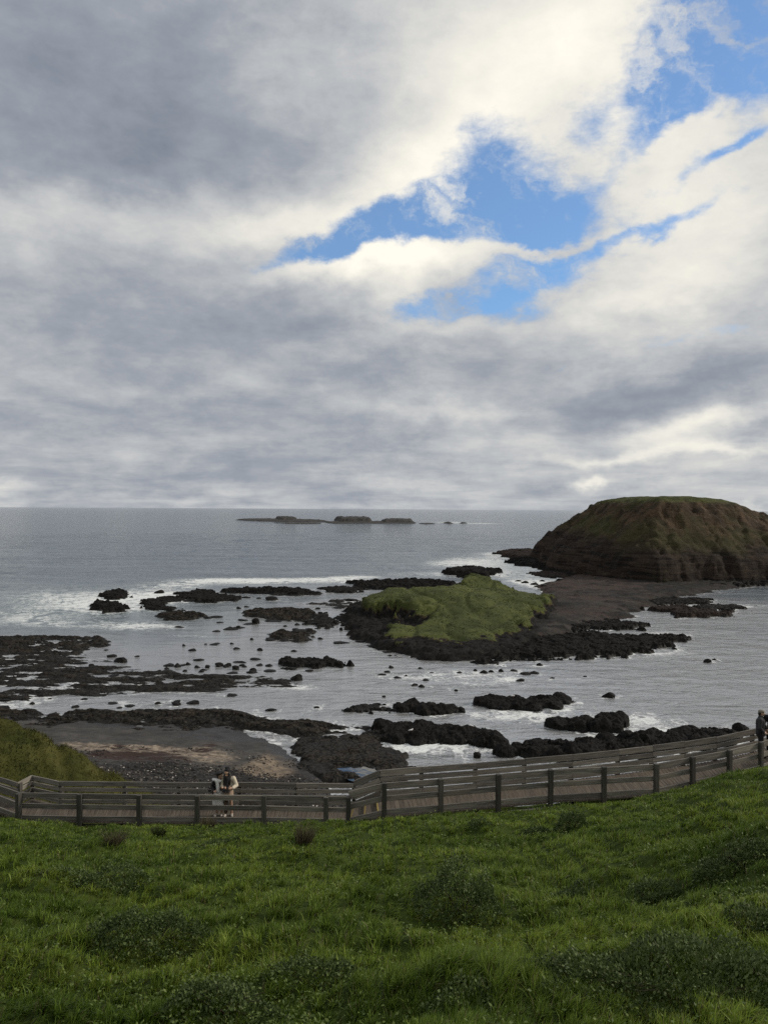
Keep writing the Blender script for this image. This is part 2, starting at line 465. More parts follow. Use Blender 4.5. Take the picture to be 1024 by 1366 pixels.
def mat_beach():
    m, t, p = material('beach_ground')
    P = t.pos()
    n1 = t.noise(t.scalev(P, 0.16, 0.4, 1), 1.0, 7, 0.65, 0.5); n2 = t.noise(P, 1.3, 7, 0.68); n3 = t.noise(P, 7.0, 4, 0.7)
    sand = t.mix(t.mapr(n1, 0.34, 0.66), rgb(0.032, 0.031, 0.030), rgb(0.070, 0.067, 0.064))
    peb = t.mix(t.mapr(t.voronoi(P, 3.0, out='Distance'), 0.1, 0.55), rgb(0.050, 0.046, 0.043), rgb(0.014, 0.013, 0.013))
    shell = t.mix(t.mapr(n2, 0.35, 0.7), rgb(0.088, 0.072, 0.058), rgb(0.30, 0.245, 0.19))
    tan = t.mix(t.mapr(n2, 0.3, 0.7), rgb(0.085, 0.068, 0.052), rgb(0.21, 0.168, 0.125))
    weed = t.mix(t.mapr(n3, 0.35, 0.65), rgb(0.014, 0.009, 0.008), rgb(0.044, 0.023, 0.018))
    mt_ = t.noise(t.scalev(P, 0.8, 1.6, 1), 1.0, 8, 0.75, 0.6)
    n1s = t.noise(t.scalev(P, 0.35, 1.1, 1), 1.0, 8, 0.72, 0.8)
    def mask(a, lo=0.36, hi=0.60, amp=1.5, tex=None):
        tex = tex if tex is not None else mt_
        return t.mapr(t.math('MULTIPLY_ADD', t.math('SUBTRACT', tex, 0.5), amp, t.attr(a)), lo, hi)
    sand = t.mix(t.math('MULTIPLY', t.mapr(mt_, 0.42, 0.70), 0.65), sand, rgb(0.022, 0.020, 0.019))
    sand = t.mix(t.math('MULTIPLY', t.mapr(n3, 0.60, 0.74), 0.5), sand, rgb(0.13, 0.115, 0.10))
    c = t.mix(mask('pebble'), sand, peb)
    c = t.mix(mask('tan', 0.3, 0.9, 1.2), c, tan)
    c = t.mix(mask('shell', 0.36, 0.72, 1.8), c, shell)
    c = t.mix(mask('weed', 0.42, 0.62, amp=2.4, tex=n1s), c, weed)
    z = t.xyz(P)[2]
    wet = t.mapr(t.math('MULTIPLY_ADD', t.math('SUBTRACT', n1, 0.5), 0.5, z), 0.12, 0.6)
    c = t.mix(wet, rgb(0.022, 0.020, 0.019), c)
    t.put(p.inputs['Base Color'], c); t.put(p.inputs['Roughness'], t.mapr(wet, 0, 1, 0.42, 0.9))
    p.inputs['Specular IOR Level'].default_value = 0.25
    t.put(p.inputs['Normal'], t.bump(t.math('ADD', n2, t.math('MULTIPLY', n3, 0.4)), 0.8, 0.12))
    return m
M_BEACH = mat_beach()

def mat_water(name='sea_water', foam=True):
    m, t, p = material(name)
    P = t.pos()
    pw = t.scalev(P, 0.75, 1.0, 1.0)
    a = t.noise(pw, 1.15, 5, 0.62, 0.6)
    b = t.noise(t.scalev(P, 0.13, 0.30, 1.0), 1.0, 6, 0.60, 0.7)
    c = t.noise(t.scalev(P, 0.016, 0.045, 1.0), 1.0, 6, 0.58, 0.5)
    patch = t.noise(t.scalev(P, 0.010, 0.03, 1.0), 1.0, 4, 0.55, 0.6)
    h = t.math('MULTIPLY', a, 0.18)
    h = t.math('MULTIPLY_ADD', b, 0.85, h)
    b2 = t.noise(t.scalev(P, 0.045, 0.10, 1.0), 1.0, 6, 0.62, 0.8)
    h = t.math('MULTIPLY_ADD', b2, 0.95, h)
    h = t.math('MULTIPLY_ADD', c, 1.5, h)
    calm = t.math('MULTIPLY', t.attr('rough'), t.mapr(patch, 0.3, 0.7, 0.75, 1.25))
    nb = t.new('ShaderNodeBump'); t.put(nb.inputs['Height'], h); t.put(nb.inputs['Strength'], calm); nb.inputs['Distance'].default_value = 0.85
    t.put(p.inputs['IOR'], t.mapr(t.attr('shoal_sheen'), 0, 1, 1.65, 4.6, smooth=False))
    deep = t.mix(t.attr('shoal_sheen'), rgb(0.022, 0.044, 0.062), rgb(0.19, 0.196, 0.202))  # pale shallows, with the bay's silvery sky sheen lifted into this colour
    deep = t.mix(t.attr('teal'), deep, rgb(0.070, 0.110, 0.115))
    # white water: streaks and lace
    q = t.vmath('ADD', P, t.vmath('SCALE', t.noise(P, 0.16, 4, 0.6, color=True), scale=5.0))
    f1_ = t.noise(t.scalev(q, 0.30, 0.75, 1.0), 1.0, 8, 0.70, 0.9)
    f2_ = t.noise(t.scalev(q, 1.3, 2.4, 1.0), 1.0, 5, 0.7, 1.2)
    f0_ = t.noise(t.scalev(q, 0.085, 0.075, 1.0), 1.0, 7, 0.66, 1.0)
    lace0 = t.math('SUBTRACT', 1.0, t.math('ABSOLUTE', t.math('MULTIPLY', t.math('SUBTRACT', f0_, 0.5), 6.0)))
    lace = t.math('SUBTRACT', 1.0, t.math('ABSOLUTE', t.math('MULTIPLY', t.math('SUBTRACT', f1_, 0.5), 5.0)))
    ft = t.math('ADD', t.math('MULTIPLY', lace, 0.30), t.math('ADD', t.math('MULTIPLY', lace0, 0.55), t.math('MULTIPLY', f2_, 0.6)))
    fm = t.math('ADD', t.attr('foam'), t.math('SUBTRACT', ft, 0.90))
    k = t.mapr(fm, 0.25, 0.62)
    t.put(p.inputs['Base Color'], t.mix(k, deep, rgb(0.66, 0.69, 0.70)))
    t.put(p.inputs['Roughness'], t.mapr(k, 0, 1, 0.10, 0.85, smooth=False))
    t.put(p.inputs['Specular IOR Level'], t.mapr(k, 0, 1, 0.5, 0.1, smooth=False))
    t.put(p.inputs['Normal'], nb.outputs[0])
    return m
M_SEA = mat_water()

def mat_pool():
    m, t, p = material('still_water')
    P = t.pos()
    p.inputs['Base Color'].default_value = rgb(0.02, 0.022, 0.022); p.inputs['Roughness'].default_value = 0.03
    p.inputs['IOR'].default_value = 1.5
    t.put(p.inputs['Normal'], t.bump(t.noise(P, 1.5, 3), 0.15, 0.05))
    return m
M_POOL = mat_pool()

def mat_wood(name, dark, light, warm, rough=0.8, k0=0.65, k1=1.22):
    m, t, p = material(name)
    g = t.attr('grain', 'Vector'); tone = t.attr('tone')
    a = t.noise(t.scalev(g, 1.3, 26.0, 26.0), 1.0, 5, 0.65, 0.4)
    b = t.noise(t.scalev(g, 0.8, 3.0, 3.0), 1.0, 4, 0.6)
    c = t.mix(t.mapr(a, 0.3, 0.7), rgb(*dark), rgb(*light))
    c = t.mix(t.math('MULTIPLY', t.mapr(b, 0.45, 0.7), 0.6), c, rgb(*warm))
    c = t.mix(1.0, c, t.ramp(tone, [(0, (k0, k0, k0)), (1, (k1, k1, k1 * .97))]), 'MULTIPLY')
    t.put(p.inputs['Base Color'], c); p.inputs['Roughness'].default_value = rough
    p.inputs['Specular IOR Level'].default_value = 0.25
    t.put(p.inputs['Normal'], t.bump(a, 0.5, 0.01))
    return m
M_RAIL = mat_wood('weathered_rail', (0.080, 0.076, 0.070), (0.230, 0.216, 0.196), (0.160, 0.142, 0.118))
M_POST = mat_wood('dark_post', (0.030, 0.030, 0.028), (0.085, 0.081, 0.073), (0.065, 0.059, 0.048))
M_DECK = mat_wood('deck_boards', (0.052, 0.044, 0.037), (0.125, 0.106, 0.088), (0.100, 0.078, 0.058), 0.8, 0.82, 1.12)
M_NOSE = mat_wood('yellow_nosing', (0.14, 0.105, 0.035), (0.26, 0.20, 0.075), (0.18, 0.13, 0.05))

def mat_plain(name, col, rough=0.8, spec=0.3, var=0.35, scale=30.0):
    m, t, p = material(name)
    n = t.noise(t.new('ShaderNodeTexCoord').outputs['Object'], scale, 5, 0.6)
    k = 1 - var
    c = t.mix(n, rgb(*(c * k for c in col)), rgb(*(c * (1 + var) for c in col)))
    t.put(p.inputs['Base Color'], c); p.inputs['Roughness'].default_value = rough
    p.inputs['Specular IOR Level'].default_value = spec
    return m

def mat_leaf(name, trans=0.25, rough=0.55):
    """foliage coloured per leaf by the 'tint' attribute"""
    m, t, p = material(name)
    c = t.attr('tint', 'Color')
    t.put(p.inputs['Base Color'], c); p.inputs['Roughness'].default_value = rough
    p.inputs['Specular IOR Level'].default_value = 0.25
    tr = t.new('ShaderNodeBsdfTranslucent')
    t.put(tr.inputs['Color'], c)
    mx = t.new('ShaderNodeMixShader'); mx.inputs[0].default_value = trans
    o = [n for n in t.n if n.type == 'OUTPUT_MATERIAL'][0]
    t.l.new(p.outputs[0], mx.inputs[1]); t.l.new(tr.outputs[0], mx.inputs[2]); t.l.new(mx.outputs[0], o.inputs[0])
    return m
M_GRASS = mat_leaf('grass_blades')
M_SHRUB = mat_leaf('shrub_leaves', 0.15, 0.6)

def mat_turf():
    m, t, p = material('turf_soil')
    P = t.pos(); n = t.noise(P, 2.2, 7, 0.65); n2 = t.noise(P, 14.0, 4, 0.7)
    c = t.mix(t.mapr(n, 0.35, 0.65), rgb(0.028, 0.045, 0.009), rgb(0.052, 0.074, 0.013))
    c = t.mix(t.math('MULTIPLY', t.mapr(n2, 0.5, 0.7), 0.5), c, rgb(0.012, 0.011, 0.006))
    t.put(p.inputs['Base Color'], c); p.inputs['Roughness'].default_value = 0.95; p.inputs['Specular IOR Level'].default_value = 0.1
    t.put(p.inputs['Normal'], t.bump(n2, 1.0, 0.06))
    return m
M_TURF = mat_turf()

def mat_headland():
    m, t, p = material('headland_turf')
    P = t.pos(); n = t.noise(P, 0.35, 7, 0.62); n2 = t.noise(P, 2.4, 6, 0.68)
    c = t.mix(t.mapr(n, 0.35, 0.65), rgb(0.040, 0.046, 0.011), rgb(0.086, 0.084, 0.024))
    c = t.mix(t.math('MULTIPLY', t.mapr(n2, 0.46, 0.72), 0.7), c, rgb(0.030, 0.032, 0.010))
    t.put(p.inputs['Base Color'], c); p.inputs['Roughness'].default_value = 0.95; p.inputs['Specular IOR Level'].default_value = 0.1
    t.put(p.inputs['Normal'], t.bump(n2, 1.0, 0.35))
    return m
M_HEAD = mat_headland()
# ------------------------------------------------------------------ land raster, for white water along the shores
RX0, RX1, RY0, RY1, RS = -230.0, 330.0, 50.0, 560.0, 1.0
RNX, RNY = int((RX1 - RX0) / RS), int((RY1 - RY0) / RS)
LAND = np.zeros((RNY, RNX), bool)
def mark_land(X, Y, Z):
    k = Z > 0.02
    ix = ((X[k] - RX0) / RS).astype(int); iy = ((Y[k] - RY0) / RS).astype(int)
    ok = (ix >= 0) & (ix < RNX) & (iy >= 0) & (iy < RNY)
    LAND[iy[ok], ix[ok]] = True

def landform(name, poly, res, height, mat, cut=-0.45, attrs=None, origin=None, pad=3.0, label=None, cat=None, group=None, kind=None, world=False, smooth=True):
    """heightfield over a surveyed outline; height(X, Y, s) with s the distance inside the outline"""
    P = np.array(poly if world else [at(*q) for q in poly])
    x0, y0 = P.min(0) - pad; x1, y1 = P.max(0) + pad
    rx, ry = res if isinstance(res, tuple) else (res, res)
    xs = np.arange(x0, x1 + rx, rx); ys = np.arange(y0, y1 + ry, ry)
    X, Y = np.meshgrid(xs, ys)
    X = X + rng.uniform(-.3, .3, X.shape) * rx; Y = Y + rng.uniform(-.3, .3, Y.shape) * ry
    s = poly_sd(X, Y, P)
    Z = height(X, Y, s)
    mark_land(X, Y, Z)
    at_ = {k: f(X, Y, s, Z).ravel() for k, f in (attrs or {}).items()}
    V = np.stack([X, Y, Z], -1).reshape(-1, 3)
    fa = grid_faces(len(ys), len(xs), Z > cut)
    if len(fa) == 0: return None
    V, fa, at_ = compact(V, fa, at_)
    c = np.array([P[:, 0].mean(), P[:, 1].mean(), 0.0])
    o = link(name, make_mesh(name, V - c, fa, mat, at_, smooth=smooth))
    o.location = c
    return tag(o, label, cat, group, kind)

def craggy(h, edge, seed, rough=1.0, warp=1.6, lump=2.2, flat=0.6, sub=-0.9):
    """a rock body: broken outline, steep sides, blocky top"""
    def f(X, Y, s):
        s = s + warp * (fbm(X / (lump * 3.2), Y / (lump * 2.2), 3, 0.6, seed) + 0.22) + 0.5 * warp * fbm(X / (lump * 0.9), Y / (lump * 0.7), 3, 0.55, seed + 7)
        jx = 0.5 * perlin(X / lump * 1.3, Y / lump * 1.3, seed + 9); jy = 0.5 * perlin(X / lump * 1.3, Y / lump * 1.3, seed + 19)
        f1_, f2_, idv = worley(X / lump * 0.8 + jx, Y / lump + jy, seed + 3)
        g1, g2, idg = worley(X / lump * 2.2 + jx, Y / lump * 2.4 + jy, seed + 31)
        t = ss(s / edge)
        top = flat + (1 - flat) * (0.6 * idv + 0.4 * (0.5 + 0.7 * fbm(X / lump / 2, Y / lump / 2, 2, 0.5, seed + 60)))
        top = top - 0.20 * rough * (1 - ss((f2_ - f1_) / 0.30)) + 0.13 * rough * (idg - 0.5) - 0.07 * rough * (1 - ss((g2 - g1) / 0.3))
        n = 0.10 * rough * fbm(X / lump * 1.6, Y / lump * 1.6, 3, 0.5, seed + 51)
        z = h * t * (top + n) + (1 - t) * sub * 0.5
        return np.where(s < 0, sub * 0.5 + np.maximum(s, -1) * 0.4, z)
    return f

def pooled(h, edge, seed, warp=2.4, sx=7.0, sy=3.0, bias=0.0):
    """a wave-cut rock shelf lying about the water line, so that hollows stay flooded"""
    def f(X, Y, s):
        s = s + warp * fbm(X / 14, Y / 9, 4, 0.6, seed)
        t = ss(s / edge)
        a = fbm(X / sx, Y / sy, 5, 0.58, seed + 5)
        b = ridged(X / (sx * 0.5), Y / (sy * 0.6), 4, 0.55, seed + 15) - 0.55
        g1, g2, idg = worley(X / 1.3, Y / 0.9, seed + 31)
        z = h * (0.10 + bias + 0.85 * a + 0.75 * b + 0.30 * (idg - 0.5))
        z = np.where(z > 0, z, z * 0.6)
        z = np.where(z > h * 0.75, h * 0.75 + (z - h * 0.75) * 0.45, z)
        return np.where(s < 0, -0.6, z * t - (1 - t) * 0.35)
    return f

def boulders_on(h, n, seed, poly_px, rmin, rmax, base):
    """craggy base with many rounded, faceted boulders heaped on it"""
    P = np.array([at(*q) for q in poly_px]); r_ = np.random.default_rng(seed)
    lo, hi = P.min(0), P.max(0); pts = []
    while len(pts) < n:
        c = r_.uniform(lo, hi)
        if poly_sd(np.array([c[0]]), np.array([c[1]]), P)[0] > 0.15 * rmin: pts.append(c)
    spec = [(c, r_.uniform(rmin, rmax), r_.uniform(0, 3.1), r_.uniform(0.65, 1.0), r_.uniform(0.6, 1.1), [(r_.uniform(0, 6.28), r_.uniform(.45, .9), r_.uniform(.3, .9)) for _ in range(5)]) for c in pts]
    f0 = craggy(base, 1.6, seed, 1.0, 0.7, 1.3)
    def f(X, Y, s):
        Z = f0(X, Y, s)
        for c, r, a, q, hh, cuts in spec:
            u = (X - c[0]) / r; v = (Y - c[1]) / r
            k = (np.abs(u) < 1.6) & (np.abs(v) < 1.6)
            if not k.any(): continue
            uu = u[k]; vv = v[k]
            ur = uu * math.cos(a) + vv * math.sin(a); vr = (-uu * math.sin(a) + vv * math.cos(a)) / q
            d2 = ur ** 2 + vr ** 2 + 0.35 * perlin(X[k] / r * 1.3, Y[k] / r * 1.3, seed)
            b = np.sqrt(np.maximum(1.05 - d2, 0)) * hh * r
            for ang, dist, slope in cuts:
                b = np.minimum(b, (dist + 0.35 - (ur * math.cos(ang) + vr * math.sin(ang))) * slope * r * 1.1 + 0.1 * r)
            b = np.where(d2 < 1.05, b + base * 0.25, -9) + 0.10 * r * perlin(X[k] / r * 3.1, Y[k] / r * 3.1, seed + 8)
            Z[k] = np.maximum(Z[k], np.minimum(b, h * 1.15))
        return Z
    return f

# ------------------------------------------------------------------ the big flat-topped island
ISL = [(78, 418), (79, 402), (76, 372), (76, 345), (80, 318), (88, 297), (99, 277), (112, 284), (128, 289), (150, 293), (182, 304), (216, 342), (226, 392),
       (212, 440), (168, 474), (118, 472), (88, 446)]
def h_island(X, Y, s):
    w1 = fbm(X / 26, Y / 26, 5, 0.55, 3); w2 = fbm(X / 7, Y / 7, 4, 0.55, 13)
    s = s + 3.4 * w1 + 1.3 * w2
    right = ss((X - 118) / 55)
    cliff = 8.0 * ss(s / 5.5) - 1.0
    z = cliff + np.clip(s - 4, 0, None) * (0.82 - 0.30 * right)
    z = z + 1.1 * ridged(X / 15, Y / 15, 4, 0.5, 41) * ss(s / 8)
    # banks of strata: step the lower half
    step = 2.6 + 0.0 * z
    z = z + 0.9 * fbm(X / 18, Y / 18, 3, 0.5, 19)
    zs = (np.floor(z / step) + ss(((z / step) % 1.0 - 0.45) / 0.5)) * step
    k = ss((19 - z) / 8) * ss(z / 3) * 0.5 * ss(0.6 + 0.9 * fbm(X / 12, Y / 12, 3, 0.5, 29))
    z = z * (1 - k) + zs * k
    # gullies on the upper flanks
    gl = np.abs(perlin(X / 7.0 + 0.3 * Y / 7.0, Y / 16.0, 88))
    z = z - (1 - ss(gl / 0.30)) * 1.2 * ss((z - 8) / 8) * ss((33 - z) / 5)
    top = 34.4 - 1.6 * ((X - 128) / 30) ** 2 * 0.5 + 0.5 * fbm(X / 30, Y / 30, 3, 0.5, 61) - 2.0 * ss(np.abs(X - 130) / 40 - 0.45)
    kk = 4.5
    z = np.where(z > top - kk, top - kk * np.exp(-np.clip(z - (top - kk), 0, 40) / kk), z)
    rub = worley(X / 2.6, Y / 2.6, 45)[2] * 1.3 * ss((7 - z) / 6) * ss(s / 2) + 0.35 * fbm(X / 3, Y / 3, 4, .6, 47) * ss(z / 4) * ss((top - 1 - z) / 3)
    return np.where(s < 0, -1.0 + 0.0 * s, z + rub) + 0.25 * w2
def g_island(X, Y, s, Z):
    nose = np.exp(-(((X - 101) / 5.0) ** 2 + ((Y - 280) / 7.0) ** 2)) * 1.0
    left = 0.75 * ss((Z - 16) / 8) * ss((104 - X) / 12)
    return np.clip(nose * ss((7.5 - Z) / 2) + left, 0, 1)
landform('rocky_island', ISL, 0.9, h_island, M_ISLAND, attrs={'green': g_island}, world=True, pad=6,
         label='large flat-topped rocky island with steep brown flanks and a grassy summit', cat='island')

# ------------------------------------------------------------------ green islet in the middle
IST = [at(452, 832), at(462, 848), at(478, 858), at(500, 869), at(560, 881), at(640, 884), at(690, 876), at(725, 862), (42, 178), (46, 200), (52, 222), (55, 244), (48, 256), (36, 266), (20, 262), (6, 250), (-5, 236), (-11, 216)]
def grass_height(X, Y):
    # crest right of the middle, falling to a black cliff on the left
    g = 1.9 + 4.6 * ss((Y - 150) / 58) * (1 - 0.45 * ss((X - 20) / 26))
    g = g + 0.8 * np.exp(-(((X - 16) / 9) ** 2 + ((Y - 205) / 16) ** 2)) - 1.4 * ss((2 - X) / 9)
    g = g - 2.2 * np.exp(-(((X - 30) / 20) ** 2 + ((Y - 232) / 9) ** 2)) + 1.2 * np.exp(-(((X - 34) / 11) ** 2 + ((Y - 249) / 9) ** 2))
    return g + 0.40 * fbm(X / 9 + Y / 40, Y / 17, 4, 0.5, 205) - 0.5 * (1 - ss(np.abs(perlin(X / 9 + 0.3, Y / 26, 207)) / 0.22)) + 0.14 * fbm(X / 2.2, Y / 2.2, 3, 0.5, 215)
TURF = [at(*q) for q in [(484, 798, 4.6), (540, 790, 5.2), (600, 781, 6.2), (655, 780, 6.0), (700, 790, 4), (745, 799, 2.2), (738, 812, 1.8), (722, 830, 1.6), (690, 846, 1.6), (640, 855, 1.6), (590, 857, 1.6), (545, 853, 1.6), (522, 842, 2), (540, 830, 3), (565, 820, 4), (540, 809, 4.4), (505, 804, 4.4)]]
TURF2 = [at(*q) for q in [(604, 777, 5), (614, 770, 5), (640, 770, 5), (672, 775, 5), (702, 783, 4), (690, 791, 4), (640, 787, 4.5), (608, 785, 4.5)]]
def inner(X, Y, s):
    sd = np.maximum(poly_sd(X, Y, TURF), poly_sd(X, Y, TURF2) - 0.5) + 2.9 * fbm(X / 5, Y / 7, 5, 0.64, 231)
    left = ss((10 - X) / 10)
    return ss((sd + 2.4) / (7.5 - 5.2 * left)) * ss(s / 3)
def h_islet(X, Y, s):
    base = craggy(1.9, 4.5, 240, 1.1, 2.4, 2.6)(X, Y, s)
    k = inner(X, Y, s)
    q = ss((X - 26) / 10) * ss((Y - 160) / 14)
    base = base * (1 - 0.8 * q) + 0.5 * q * ss(s / 5)
    return base * (1 - k) + grass_height(X, Y) * k
def g_islet(X, Y, s, Z):
    k = ss((inner(X, Y, s) - 0.32 + 0.30 * fbm(X / 2.6, Y / 3.4, 4, 0.6, 261)) / 0.5)
    k = k * (1 - 0.35 * ss(fbm(X / 3.5, Y / 4, 4, 0.6, 251) * 1.3 - 0.2))
    gl = 1 - ss(np.abs(perlin(X / 9 + 0.3, Y / 26, 207)) / 0.10)
    return k * (1 - 0.3 * gl)
landform('grassy_islet', IST, 0.45, h_islet, M_ISLET, smooth=True, attrs={'green': g_islet}, world=True,
         label='low islet of black rock capped with bright green grass in front of the big island', cat='islet')
islet = bpy.data.objects['grassy_islet']
# tussocks standing on the turf: small tent-like clumps
def tussocks(n, x0, x1, y0, y1, zf, gf, hmin, hmax, wid, name, parent, lo, hi, seed):
    r_ = np.random.default_rng(seed)
    X = r_.uniform(x0, x1, n); Y = r_.uniform(y0, y1, n)
    k = r_.uniform(0.1, 1, n) < gf(X, Y) * (0.55 + 0.9 * fbm(X / 5, Y / 6, 3, .5, seed))
    X, Y = X[k], Y[k]; n = len(X); Z = zf(X, Y) - 0.08
    V = []; m = 7
    a = r_.uniform(0, 6.28, (n, m)); L = r_.uniform(hmin, hmax, (n, m)) ; lean = r_.uniform(.15, .9, (n, m))
    bx = X[:, None] + r_.normal(0, wid * .6, (n, m)); by = Y[:, None] + r_.normal(0, wid * .6, (n, m)); bz = np.repeat(Z[:, None], m, 1)
    tx = bx + np.cos(a) * L * lean + .25 * L; ty = by + np.sin(a) * L * lean; tz = bz + L * (1 - .4 * lean)
    b2 = a + 1.57; w_ = wid * r_.uniform(.5, 1.0, (n, m))
    V = np.stack([np.stack([bx - np.cos(b2) * w_, by - np.sin(b2) * w_, bz], -1), np.stack([bx + np.cos(b2) * w_, by + np.sin(b2) * w_, bz], -1), np.stack([tx, ty, tz], -1)], 2).reshape(-1, 3)
    g = np.clip(.5 + .8 * fbm(X / 6, Y / 7, 3, .5, seed + 4) + r_.normal(0, .22, n), 0, 1)[:, None, None]
    tint = (np.array(lo) * (1 - g) + np.array(hi) * g) * r_.uniform(.75, 1.25, (n, m, 1))
    V = V - np.array(parent.location)
    return link(name, make_mesh(name, V, np.arange(3 * n * m).reshape(-1, 3), M_SHRUB, {'tint': np.repeat(tint.reshape(-1, 3), 3, 0)}, smooth=False), parent)
_ip = lambda X, Y: poly_sd(X, Y, IST)
tag(tussocks(15000, -14, 60, 148, 262, lambda X, Y: h_islet(X, Y, _ip(X, Y)), lambda X, Y: g_islet(X, Y, _ip(X, Y), 0), .10, .34, .15, 'tussock_grass', islet, (0.026, 0.036, 0.011), (0.076, 0.088, 0.028), 255), kind='stuff')

# ------------------------------------------------------------------ gravel neck between islet and island
NECK = [at(690, 868), at(760, 852), at(800, 838), at(842, 826), at(868, 812), at(900, 800), at(960, 790), at(1010, 781), (170, 318), (140, 320), (100, 318), (84, 330), (76, 338), at(750, 768), at(735, 775), at(705, 782), (50, 252), (40, 235), (34, 200), (28, 175)]
def h_neck(X, Y, s):
    s = s + 2.2 * fbm(X / 10, Y / 10, 4, 0.6, 301)
    return np.where(s < 0, -0.8, -0.5 + 1.5 * ss(s / 7) + 0.5 * ss(s / 20)) + 0.22 * fbm(X / 3, Y / 3, 5, 0.62, 311) * ss(s / 3 + .4) + 0.5 * k_neck(X, Y) * ss(s / 3) * (0.6 + 0.5 * fbm(X / 1.6, Y / 1.6, 3, .5, 341))
def k_neck(X, Y):
    px = X / Y * F + 512
    return ss((fbm(X / 9, Y / 5, 5, 0.6, 331) + 0.55 * ss((px - 790) / 90) + 0.5 * ss((205 - Y) / 25) - 0.22) / 0.5)
def r_neck(X, Y, s, Z):
    px = X / Y * F + 512
    return ss(0.5 + 0.9 * fbm(X / 16, Y / 16, 3, 0.5, 321) + (Y - 235) / 90) * ss((905 - px) / 60)
landform('gravel_neck', NECK, 0.8, h_neck, M_GRAVEL, attrs={'red': r_neck, 'rocky': lambda X, Y, s, Z: k_neck(X, Y)}, world=True,
         label='flat grey and reddish gravel neck joining the green islet to the big island', cat='ground', kind='structure')

